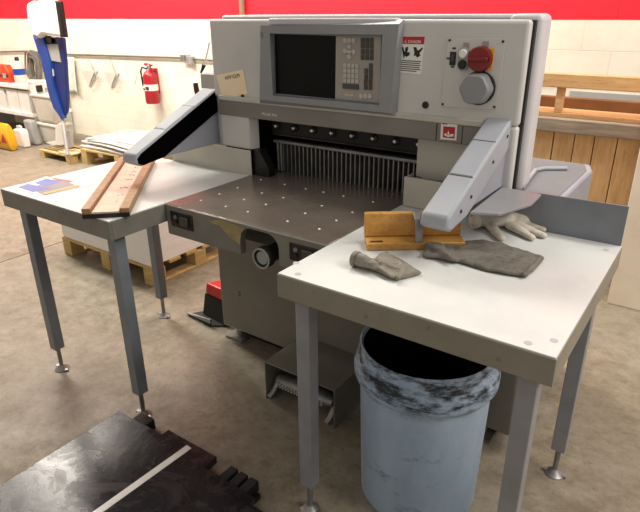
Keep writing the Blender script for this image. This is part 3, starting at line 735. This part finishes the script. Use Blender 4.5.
# ------------------------------------------------------------------ dustpan and brush
dp = thing('dustpan', 'black dustpan with a pale lip on the floor beside the cutter pedestal', 'dustpan', (-.42, .62, 0))
dA = Vector((-.545, .52, 0)); dB = Vector((-.40, .735, 0)); dx = Vector((.86, -.5, 0)).normalized()
lip0, lip1 = Vector(pz(190, 316, .006)), Vector(pz(226, 306, .03))
q = [Vector((-.56, .52, .003)), Vector((-.36, .50, .003)), Vector((-.27, .56, .003)), Vector((-.27, .74, .003)), Vector((-.40, .76, .003))]
b = mb(); b.ex(q, (0, 0, .006))
b.ex([(-.56, .52, .009), (-.36, .50, .009), (-.36, .505, .04), (-.55, .525, .012)], (0, .004, 0))
b.ex([(-.40, .76, .009), (-.27, .74, .009), (-.27, .74, .06), (-.39, .76, .05)], (0, .004, 0))
b.ex([(-.275, .56, .009), (-.275, .74, .009), (-.275, .74, .07), (-.275, .56, .06)], (.004, 0, 0))
b.build('pan', 'rubber', dp)
b = mb(); b.prism([(-.565, .515, .010), (-.36, .497, .020), (-.36, .503, .020), (-.56, .53, .010)], [(-.565, .515, .014), (-.36, .497, .046), (-.36, .503, .046), (-.56, .53, .014)]); b.build('lip', 'grey', dp)
br = thing('hand_brush', 'red hand brush with black bristles standing in the dustpan', 'brush', (-.38, .62, .01))
def bri(p, zz_): return Vector((p[0], p[1], zz_))
bq0 = [(-.49, .57), (-.29, .54), (-.29, .66), (-.43, .70)]; bq1 = [(-.475, .585), (-.285, .56), (-.285, .65), (-.42, .685)]
b = mb(); b.prism([bri(p, .0105) for p in bq0], [bri(p, .135) for p in bq1]); b.build('bristles', mat('black bristles', '151312', '25211f', .9, scale=8, vscale=(40, 40, 1), bmp=.6), br)
b = mb(); b.prism([bri(p, .1355) for p in bq1], [bri((p[0]*.9-.034, p[1]*.9+.06), .205) for p in bq1]); b.build('brush_block', 'red', br, .01)

# ------------------------------------------------------------------ pallets and paper
def pallet(x0, x1, y0, y1, h, label, rot=0., group=None, nb=3):
    c = Vector(((x0+x1)/2, (y0+y1)/2, 0))
    T = thing('wooden_pallet', label, 'pallet', c, group)
    T.rotation_euler.z = rot
    nd = 6; w_ = (y1-y0)
    for k in range(nd):
        yy = y0+k*(w_-.09)/(nd-1); b = mb(); b.box(x0, x1, yy, yy+.09, h-.02, h); b.build('deck_board', 'wood_pallet', T, .002)
    for i in range(nb):
        xx = x0+i*(x1-x0-.09)/(nb-1)
        b = mb(); b.box(xx, xx+.09, y0, y1, .0, .018); b.build('skid', 'wood_pallet', T, .002)
        for j in range(3):
            yy = y0+j*(w_-.1)/2; b = mb(); b.box(xx, xx+.09, yy, yy+.1, .018, h-.02); b.build('block', 'wood_pallet', T, .002)
    return T
pallet(-1.96, -1.0, .65, 1.45, .13, 'wooden pallet under a white paper stack behind the left table legs')
b = mb((-1.48, 1.05, .131)); b.box(-1.95, -1.01, .655, 1.44, .131, .40); tag(b.build('paper_stack', 'sheets', None, .004), 'large white ream stack of paper on the pallet behind the left table legs', 'paper stack')
pallet(-4.2, -3.55, 2.3, 2.95, .17, 'low wooden pallet with fanned printed sheets by the back wall', .05, None, 2)
rnd = random.Random(4)
mats = ['paper', mat('printed sheet', 'dcd9d4', 'b9a8a8', .7, scale=9), mat('printed sheet grey', 'cfd0d2', '9aa0a8', .7, scale=12), mat('printed sheet pink', 'e7d9d6', 'c98f90', .7, scale=10)]
for k in range(8):
    dx_, dy_ = rnd.uniform(-.05, .05), rnd.uniform(-.05, .04); cx_, cy_ = -3.75+dx_, 2.66+dy_; a = rnd.uniform(-.12, .16)
    R4 = Matrix.Translation((cx_, cy_, 0)) @ Matrix.Rotation(a, 4, 'Z'); z = .171+k*.0148
    b = mb((cx_, cy_, z)); w2, h2 = .46-.012*k*.5, .30
    # slightly sagging bundle of sheets
    nx = 8; rings = []
    for i in range(nx+1):
        s = i/nx*2-1; sag = .006*math.cos(s*3.1)+.006
        rings.append([R4 @ Vector((s*w2, -h2, z+sag)), R4 @ Vector((s*w2, h2, z+sag)), R4 @ Vector((s*w2, h2, z+.011+sag)), R4 @ Vector((s*w2, -h2, z+.011+sag))])
    b.loft(rings)
    tag(b.build('sheet_bundle', mats[(2, 0, 3, 1, 0, 2, 0, 1)[k]]), 'thin bundle of printed sheets in the fanned pile on the low wall pallet', 'printed sheets', 'fanned bundles on the low wall pallet')

# second pallet with bits of card
pa_ = pz(42, 157, .0); 
pallet(-4.90, -4.28, 2.20, 2.56, .09, 'very low wooden pallet at the foot of the blue stand', 0, None, 2)
def card(name, pts, y, th, m, label, cat):
    P = [py(u, v, y) for u, v in pts]; lo = min(p.z for p in P); P = [Vector((p.x, p.y, p.z-lo+.0915)) for p in P]; c = sum(P, Vector())/len(P)
    b = mb((c.x, c.y, .0915)); b.ex(P, (0, th, 0)); return tag(b.build(name, m, None, .003), label, cat)
z4 = 4.2667
def w4(*pts): return [(x/z4, 60+y/z4) for x, y in pts]
card('card_offcut', w4((195, 362), (238, 355), (238, 288), (254, 280), (274, 300), (276, 372), (228, 376)), 2.40, .03, 'paper', 'white folded card offcut standing on the very low pallet', 'card')
b = mb((-4.45, 2.4, .091)); b.ex([(-4.52, 2.21, .0915), (-4.27, 2.21, .0915), (-4.26, 2.5, .0915), (-4.50, 2.39, .0915)], (0, 0, .018)); tag(b.build('cardboard_sheet', mat('buff cardboard', 'd9c8a0', 'cbb88c', .8), None, .002), 'flat buff cardboard sheet lying on the very low pallet', 'cardboard')

# ------------------------------------------------------------------ far left corner
yd = 2.62
xl, xr = py(30, 96, yd).x, py(50, 96, yd).x; zt = py(40, 95, yd).z; zm = py(36, 122, yd).z
for z0_, z1_, lb in ((.0, zm-.001, 'lower pale grey tub of the two stacked behind the blue stand'), (zm, zt, 'upper pale grey tub of the two stacked, under the white bucket')):
    b = mb(((xl+xr)/2, yd+.11, z0_))
    b.prism([(xl+.03, yd+.02, z0_+.001), (xr-.03, yd+.02, z0_+.001), (xr-.03, yd+.20, z0_+.001), (xl+.03, yd+.20, z0_+.001)], [(xl, yd, z1_), (xr, yd, z1_), (xr, yd+.22, z1_), (xl, yd+.22, z1_)])
    d_ = tag(b.build('storage_tub', 'carton', None, .04, seg=3), lb, 'tub', 'stacked grey tubs')
    b = mb(); b.box(xl-.008, xr+.008, yd-.008, yd+.228, z1_-.035, z1_-.001); b.build('rim', 'carton', d_, .01)
cb_ = py(38, 93, yd+.11); r_ = .10
wb = thing('white_bucket', 'small white bucket standing on the upper grey tub', 'bucket', (cb_.x, yd+.11, zt))
b = mb(); b.lathe((cb_.x, yd+.11, zt+.001), [(.0, 0), (r_*.85, 0), (r_*.97, .13), (r_*1.03, .132), (r_*1.03, .148), (0, .15)], 28, 'z', False, False); b.build('pail', 'white', wb, 0, True)
b = mb(); b.box(cb_.x+r_*.8, cb_.x+r_*1.12, yd+.05, yd+.12, zt+.02, zt+.10); b.build('clip', 'black', wb)
# shelf unit
yS = 2.72; xS = py(31.5, 110, yS).x; zU = py(16, 88.5, yS).z; zL = py(16, 115, yS).z
sh = thing('shelf_unit', 'white two-tier shelf against the back wall at the far left', 'shelf', (xS-.8, 2.98, 0))
for z in (zL, zU):
    b = mb(); b.box(xS-1.6, xS, yS, 3.29, z, z+.05); b.build('shelf_board', 'white', sh, .004)
for x in (xS-1.6, xS-.04):
    b = mb(); b.box(x, x+.035, yS+.02, 3.28, 0, zL-.0005); b.box(x, x+.035, yS+.02, 3.28, zL+.0505, zU-.0005); b.build('side_panel', 'ltgrey', sh)
zc_ = zL+.0505; hc = zU-zc_-.03
for u0, u1, lb in ((-14, 6, 'leftmost white carton on the lower shelf'), (8.5, 19, 'middle white carton on the lower shelf'), (19.8, 29.5, 'white carton at the right end of the lower shelf')):
    xa_, xb_ = py(u0, 103, yS+.03).x, py(u1, 103, yS+.03).x
    b = mb(((xa_+xb_)/2, 2.95, zc_)); b.box(xa_, xb_, yS+.03, 3.2, zc_+.0003, zc_+hc); tag(b.build('white_carton', 'paper', None, .004), lb, 'carton', 'white cartons on the lower shelf')
# orange tool case
zS = zU+.0505; yo = 2.78
ox1 = py(9.5, 80, yo).x; ox0 = ox1-.46; zo = py(8, 65.5, yo).z
oc = thing('orange_tool_case', 'orange plastic tool case on the top shelf at the left edge', 'tool case', ((ox0+ox1)/2, 2.9, zS))
b = mb(); b.ex([(ox0, yo, zS), (ox1, yo, zS), (ox1, yo, zS+(zo-zS)*.6), (ox1-.07, yo, zo), (ox0+.06, yo, zo), (ox0, yo, zS+(zo-zS)*.6)], (0, .10, 0)); b.build('case', 'orange', oc, .015)
b = mb(); b.box(ox0+.01, ox1-.01, yo-.008, yo+.005, zS+.085, zS+.10); b.build('seam', 'black', oc)
for xx_ in (ox1-.32, ox1-.13):
    b = mb(); b.box(xx_, xx_+.08, yo-.012, yo-.0085, zS+.06, zS+.12); b.build('latch', 'ltgrey', oc)
# bottle
bxx = py(20.2, 76, 2.86).x; ht = py(17, 57, 2.86).z-zS
bt = thing('spray_bottle', 'grey white bottle with a blue band and black cap on the top shelf', 'bottle', (bxx, 2.86, zS))
b = mb(); b.lathe((bxx, 2.86, zS), [(.0, 0), (.072, 0), (.078, .02), (.078, ht*.62), (.05, ht*.8), (.026, ht*.86), (0, ht*.86)], 24, 'z', False, False); b.build('body', 'carton', bt, 0, True)
b = mb(); b.lathe((bxx, 2.86, zS), [(.0795, ht*.33), (.0795, ht*.56)], 24, 'z', False, False); b.build('band', 'blue', bt, 0, True)
b = mb(); b.lathe((bxx, 2.86, zS+ht*.86), [(.028, 0), (.028, ht*.1), (.016, ht*.15)], 16); b.build('cap', 'black', bt, 0, True)
# coil of cable on the wall
cc = py(34.5, 68, 3.22)
b = mb(cc); rnd = random.Random(2)
for j in range(16):
    rx, rz = rnd.uniform(.08, .14), rnd.uniform(.15, .21); ox, oy, oz = rnd.uniform(-.02, .02), rnd.uniform(-.05, .04), rnd.uniform(-.03, .03)
    pts = [(cc.x+ox+rx*math.cos(a), cc.y+oy+.01*math.sin(3*a), cc.z+oz+rz*math.sin(a)) for a in [2*math.pi*k/24 for k in range(25)]]
    b.tube(pts, .012, 6)
tag(b.build('cable_coil', mat('grey brown cable', '7d766c', '5d574f', .7), None, 0, True), 'hanging coil of grey-brown cable on the wall beside the blue stand', 'cable coil')
# under the shelf
yj = 2.34; j0, j1 = py(14, 142, yj).x, py(23, 142, yj).x; jz = py(20, 130, yj).z; jc = (j0+j1)/2; jw = (j1-j0)/2
jug = thing('white_jug', 'white plastic jug with a screw cap on the floor below the shelf', 'jug', (jc, yj+.05, 0))
b = mb(); b.ex([(j0, yj, .001), (j1, yj, .001), (j1, yj, jz*.82), (j1-.03, yj, jz), (j0+.05, yj, jz), (j0, yj, jz*.82)], (0, .10, 0)); b.build('body', 'white', jug, .02)
b = mb(); b.lathe((jc-.01, yj+.05, jz-.002), [(.03, 0), (.03, .035), (.024, .04)], 16); b.build('cap', 'ltgrey', jug, 0, True)
b = mb(); b.tube([(jc+.03, yj+.05, jz-.02), (jc+.05, yj+.05, jz+.025), (jc+.02, yj+.05, jz+.03)], .012, 8); b.build('handle', 'white', jug, 0, True)
yg = 2.5; g0, g1 = py(25, 135, yg).x, py(35, 140, yg).x; gz = py(30, 121, yg).z
b = mb(((g0+g1)/2, yg+.05, 0)); b.prism([(g0+.05, yg, .001), (g1, yg, .001), (g1, yg+.1, .001), (g0+.05, yg+.1, .001)], [(g0, yg, gz), (g1-.05, yg, gz), (g1-.05, yg+.1, gz), (g0, yg+.1, gz)])
tag(b.build('grey_canister', 'grey', None, .03, seg=3), 'grey canister on the floor between the white jug and the tubs', 'canister')
yy_ = 2.14; y1_ = py(8, 140, yy_).x; yz_ = py(5, 125, yy_).z; y0_ = y1_-.5
yb = thing('yellow_sack', 'yellow printed sack with a red triangle on the floor at the left edge', 'sack', ((y0_+y1_)/2, yy_+.055, 0))
b = mb(); b.loft([[(y0_+.0+i_*.0, yy_+o1, z) for i_ in (0,)] + [(y1_-e_, yy_+o1, z), (y1_-e_, yy_+.11-o1, z), (y0_, yy_+.11-o1, z)] for z, o1, e_ in ((.001, .03, .02), (.06, .0, .0), (yz_*.7, .005, .01), (yz_*.93, .03, .03), (yz_, .045, .03))]); b.build('bag', 'yellow', yb, .01)
b = mb(); b.ex([(y1_-.17, yy_-.003, .10), (y1_-.04, yy_-.003, .10), (y1_-.105, yy_-.001, .21)], (0, -.002, 0)); b.build('warning_triangle', 'red', yb)
for k in range(3):
    b = mb(); b.ex([(y1_-.42, yy_-.003, .08+.06*k), (y1_-.2, yy_-.003, .08+.06*k), (y1_-.2, yy_-.002, .10+.06*k), (y1_-.42, yy_-.002, .10+.06*k)], (0, -.002, 0)); b.build('printed_bar', 'ink', yb)
# blue stand
def s64(*pts): return [(x/6.4, y/6.4) for x, y in pts]
st = thing('hooded_stand', 'tall blue tapered stand with a white hood on a thin grey pole by the drums', 'stand', Vector(pz(65, 158, 0)))
ys = 2.26
def plate_(name, pts, y, th, m, bev=.01, par=st):
    b = mb(); b.ex([py(u, v, y) for u, v in pts], (0, th, 0)); return b.build(name, m, par, bev)
hood = plate_('hood', s64((162, 40), (172, 18), (192, 6), (345, 0), (382, 240), (268, 222), (240, 250), (206, 222), (170, 120)), ys-.05, .09, 'white', .03)
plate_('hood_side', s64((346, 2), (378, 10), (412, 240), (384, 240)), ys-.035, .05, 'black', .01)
plate_('shell_side', s64((205, 222), (240, 250), (268, 226), (290, 300), (312, 420), (335, 500)) [:3]+[(50, 62), (52.5, 85), (58, 104), (62.5, 119), (60, 118), (53, 108), (48.5, 95), (41, 62)], ys, .06, 'blue', .008)
plate_('shell_panel', s64((268, 226), (400, 244)) + [(64.5, 60), (67, 100), (66, 112), (62.5, 119), (58.5, 106), (54, 86), (51.5, 62), (45, 45)], ys+.03, .04, 'darkblue', .008)
plate_('label_panel', s64((290, 284), (368, 284), (388, 400), (325, 388), (310, 370)), ys+.022, .01, 'ltgrey', .002)
plate_('slit_edge', [(48.6, 61), (50.6, 60), (53.2, 76), (51.6, 77)], ys+.015, .02, 'white', .002)
plate_('vent', s64((282, 226), (322, 230), (330, 278), (290, 276)), ys+.02, .01, 'black', .002)
plate_('clip', s64((322, 232), (352, 236), (358, 278), (330, 278)), ys+.03, .02, 'white', .002)
pa, pb = py(62.5, 118, ys+.05), Vector(pz(66.5, 158, .09))
b = mb(); b.tube([pa+Vector((0, 0, .03)), Vector((pb.x, pb.y+.02, .115))], .022, 10); b.build('pole', 'grey', st, 0, True)
plate_('foot_plate', w4((272, 305), (300, 300), (306, 372), (276, 378)), ys+.03, .03, 'ltgrey', .003)

# ------------------------------------------------------------------ on the back wall
yw = 3.296
def hung(name, pts, m, label, cat, th=.004, off=.0, curl=None, z=2.909):
    P = [py(x/z, y/z, yw-off) for x, y in pts]; c = sum(P, Vector())/len(P); b = mb((c.x, yw, c.z))
    if curl: P = [p+Vector((0, -cu, 0)) for p, cu in zip(P, curl)]
    b.ex(P, (0, -th, 0)); return tag(b.build(name, m, None), label, cat)
# cloth with folds
P0 = [(198, 168), (222, 166), (226, 205), (230, 268), (212, 274), (194, 262), (190, 200)]
cA = [py(x/2.909, y/2.909, yw-.03) for x, y in P0]; cen = sum(cA, Vector())/len(cA); b = mb((cen.x, yw, cen.z)); rings = []
for k in range(13):
    s = k/12; l = py((196-6*s)/2.909, (166+100*s)/2.909, yw-.03); r = py((216+14*s)/2.909, (166+105*s)/2.909, yw-.03)
    ring = []
    for j in range(17):
        q = j/16; p = l.lerp(r, q); p.y = yw-.035-.022*math.sin(q*13+s*2)*(.3+s*.7); ring.append(p)
    rings.append(ring)
b.loft(rings, False, False, False); cl_ = b.build('hanging_cloth', 'cloth_white', None, 0, True); sm = cl_.modifiers.new('solid', 'SOLIDIFY'); sm.thickness = .004
tag(cl_, 'pale greenish white cloth hanging on the wall right of the blue stand', 'cloth')
o = hung('hanging_sheet', [(256, 168), (284, 208), (262, 250), (234, 204)], 'sheetpaper', 'left of two diamond-hung white sheets on the back wall', 'sheet', .003, .0, (0, .05, .02, 0))
b = mb(); b.ex([py(x/2.909, y/2.909, yw-.06) for x, y in ((283, 205), (286, 210), (264, 250), (260, 246))], (0, .003, 0)); b.build('curled_edge', 'grey', o)
o = hung('hanging_sheet', [(318, 168), (346, 214), (326, 256), (298, 208)], 'sheetpaper', 'right of two diamond-hung white sheets, nearer the fire extinguisher', 'sheet', .003, .0, (0, .05, .02, 0))
b = mb(); b.ex([py(x/2.909, y/2.909, yw-.06) for x, y in ((345, 212), (348, 217), (330, 254), (326, 250))], (0, .003, 0)); b.build('curled_edge', 'grey', o)
hung('hanging_sheet', [(395, 175), (402, 205), (392, 246), (385, 210)], mat('faint translucent sheet', 'f0e9da', 'e6dfcf', .6), 'narrow pale sheet hanging on the wall left of the fire extinguisher', 'sheet', .002)
# fire extinguisher
ec = py(151, 86, 3.2); zb, zt_ = py(151, 103, 3.2).z, py(150, 72, 3.2).z
fe = thing('fire_extinguisher', 'red fire extinguisher hanging on the white block wall', 'fire extinguisher', (ec.x, 3.2, zb))
h = zt_-zb; rad = .082
b = mb(); b.lathe((ec.x, 3.2, zb), [(0, 0), (rad*.9, 0), (rad, .02), (rad, h*.86), (rad*.8, h*.97), (rad*.45, h*1.04), (.028, h*1.08), (0, h*1.08)], 32, 'z', False, False); b.build('cylinder', 'ext_red', fe, 0, True)
b = mb(); b.lathe((ec.x, 3.2, zb+h*.42), [(rad+.0015, 0), (rad+.0015, h*.2)], 32, 'z', False, False); lb_ = b.build('label_band', 'paper', fe, 0, True)
b = mb(); b.box(ec.x+.0, ec.x+.045, 3.2-rad-.003, 3.2-rad+.01, zb+h*.46, zb+h*.56); b.box(ec.x-.04, ec.x-.01, 3.2-rad-.002, 3.2-rad+.01, zb+h*.44, zb+h*.5); b.build('print', 'ink', lb_)
b = mb(); b.lathe((ec.x, 3.2, zb+h*1.06), [(.026, 0), (.026, .05), (.02, .06)], 14); b.build('valve', 'steel', fe, 0, True)
b = mb(); b.ex([(ec.x-.07, 3.19, zb+h*1.06+.05), (ec.x+.05, 3.19, zb+h*1.06+.045), (ec.x+.055, 3.19, zb+h*1.06+.06), (ec.x-.06, 3.19, zb+h*1.06+.075)], (0, .025, 0)); b.ex([(ec.x-.02, 3.19, zb+h*1.06+.03), (ec.x+.07, 3.19, zb+h*1.06-.01), (ec.x+.075, 3.19, zb+h*1.06+.005), (ec.x-.02, 3.19, zb+h*1.06+.045)], (0, .025, 0)); b.build('lever', 'ext_red', fe)
hp = [(ec.x-.03, 3.19, zb+h*1.1), (ec.x-.085, 3.17, zb+h*1.14), (ec.x-.105, 3.16, zb+h*1.02), (ec.x-.098, 3.16, zb+h*.8), (ec.x-.092, 3.16, zb+h*.55)]
b = mb(); b.tube(hp, .010, 8); b.build('hose', 'rubber', fe, 0, True)
b = mb(); b.box(ec.x-.03, ec.x+.03, 3.27, 3.3, zb+h*.3, zb+h*1.1); b.build('wall_bracket', 'ext_red', fe)
# conduit + boxes
b = mb((-2.5, 3.27, 1.1)); pts = [py(u, v, 3.275) for u, v in ((-60, 51), (0, 52), (24, 51.2), (64, 54.3), (179, 57.8), (205, 60))]
pts += [Vector((-1.5, 3.275, 1.07)), Vector((.3, 3.275, 1.105)), Vector((1.3, 3.275, 1.125)), Vector((3.0, 3.275, 1.125))]
b.tube(pts, .011, 10); tag(b.build('wall_conduit', mat('grey conduit', '726c5f', '625c50', .5), None, 0, True), 'long grey conduit running level along the white block wall', 'conduit')
p = py(184.5, 59, 3.25); ob = thing('outlet_box', 'small grey outlet box on the wall conduit right of the fire extinguisher', 'outlet box', (p.x, 3.25, p.z))
b = mb(); b.box(p.x-.055, p.x+.05, 3.235, 3.299, p.z-.02, p.z+.05); b.build('box', 'ltgrey', ob, .005)
for k in (-.027, .025):
    b = mb(); b.box(p.x+k-.018, p.x+k+.018, 3.23, 3.236, p.z-.01, p.z+.042); b.build('socket', 'steel', ob)
b = mb(); b.box(p.x+.052, p.x+.12, 3.24, 3.299, p.z-.06, p.z+.03); b.build('plug', 'grey', ob, .006)
p = py(242, 8, 3.27)
b = mb((p.x, 3.27, 1.3)); b.tube([(p.x, 3.27, 1.12), (p.x, 3.27, 3.3)], .028, 10); tag(b.build('riser_pipe', mat('brownish painted pipe', 'a3744f', '8b8377', .5), None, 0, True), 'thin vertical pipe on the red wall band above the cutter', 'pipe')

# ------------------------------------------------------------------ timber crate and white panel at the right
cr = thing('timber_crate', 'rough plank crate with a grey weathered rail standing behind the cutter', 'crate', (1.3, 2.5, 0))
b = mb()
xx = .35; rnd = random.Random(9)
while xx < 2.1:
    w_ = rnd.uniform(.105, .125); b.box(xx, xx+w_, 2.36+rnd.uniform(0, .006), 2.385, .02, .885); xx += w_+.006
b.build('plank_wall', 'wood_crate', cr, .003)
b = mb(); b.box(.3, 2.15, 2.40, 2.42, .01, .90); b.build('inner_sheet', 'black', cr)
b = mb(); b.box(.3, 2.15, 2.295, 2.355, .885, .965); b.build('grey_rail', 'crate_grey', cr, .006)
b = mb(); b.box(.3, 2.15, 2.40, 2.62, .955, .985); b.build('top_board', 'wood_rail', cr, .004)
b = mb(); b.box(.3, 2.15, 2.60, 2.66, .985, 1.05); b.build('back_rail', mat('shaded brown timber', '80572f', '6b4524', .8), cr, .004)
for x in (.79, 1.75):
    b = mb(); b.box(x, x+.045, 2.40, 2.44, .985, 1.135); b.build('post', 'wood_rail', cr, .003)
b = mb(); b.box(.3, 2.15, 2.37, 2.43, 1.135, 1.215); b.build('top_rail', 'wood_rail', cr, .005)
b = mb(); b.box(.3, .36, 2.43, 3.1, .0, .9); b.box(2.09, 2.15, 2.43, 3.1, .0, .9); b.build('end_panel', 'wood_crate', cr, .003)
b = mb((1.75, 2.12, 0)); b.box(1.34, 2.3, 2.0, 2.25, .0, 1.25); tag(b.build('white_panel_stack', mat('warm white board', 'efe2cf', 'e6d6c0', .7), None, .004), 'tall plain white board pack standing on the floor at the right edge', 'board pack')
p = py(610, 102, 3.29); b = mb((p.x, 3.29, p.z)); b.box(p.x-.28, p.x+.6, 3.28, 3.299, p.z-.1, p.z+.06); tag(b.build('wall_notice', 'ltgrey', None), 'pale grey panel fixed low on the wall behind the crate', 'panel')

# ------------------------------------------------------------------ camera, light, colour
cam = bpy.data.cameras.new('camera'); co = bpy.data.objects.new('camera', cam); COL.objects.link(co)
cam.sensor_width = 36; cam.sensor_fit = 'HORIZONTAL'; cam.lens = FPX*36/640; cam.clip_start = .02
R3 = Matrix((_r, _u, -_f)).transposed(); co.matrix_world = Matrix.Translation(CAM) @ R3.to_4x4()
SC.camera = co
def area(name, loc, sx, sy, power, col, rot=(0, 0, 0)):
    l = bpy.data.lights.new(name, 'AREA'); l.shape = 'RECTANGLE'; l.size = sx; l.size_y = sy; l.energy = power; l.color = col
    o = bpy.data.objects.new(name, l); COL.objects.link(o); o.location = loc; o.rotation_euler = rot; return o
warm = (1, .93, .82)
area('ceiling_lamp', (-3.6, 1.3, 3.7), 2.2, .5, 215, warm)
area('ceiling_lamp', (-.9, 2.3, 3.7), 2.2, .5, 125, warm)
area('ceiling_lamp', (2.5, 1.3, 3.6), 1.6, .6, 62, (1, .95, .88))
area('ceiling_lamp', (3.9, .3, 3.3), .8, 1.2, 85, (1, .95, .88))
area('ceiling_lamp', (-6.4, 1.2, 3.7), 2.2, .5, 150, warm)
W = bpy.data.worlds.new('World'); SC.world = W; W.use_nodes = True
bg = W.node_tree.nodes['Background']; bg.inputs[0].default_value = (1, .945, .86, 1); bg.inputs[1].default_value = .47
SC.view_settings.view_transform = 'Standard'; SC.view_settings.look = 'None'
SC.view_settings.exposure = 0.0; SC.view_settings.gamma = 1.0
for o in bpy.data.objects:
    if '_base' in o: del o['_base']
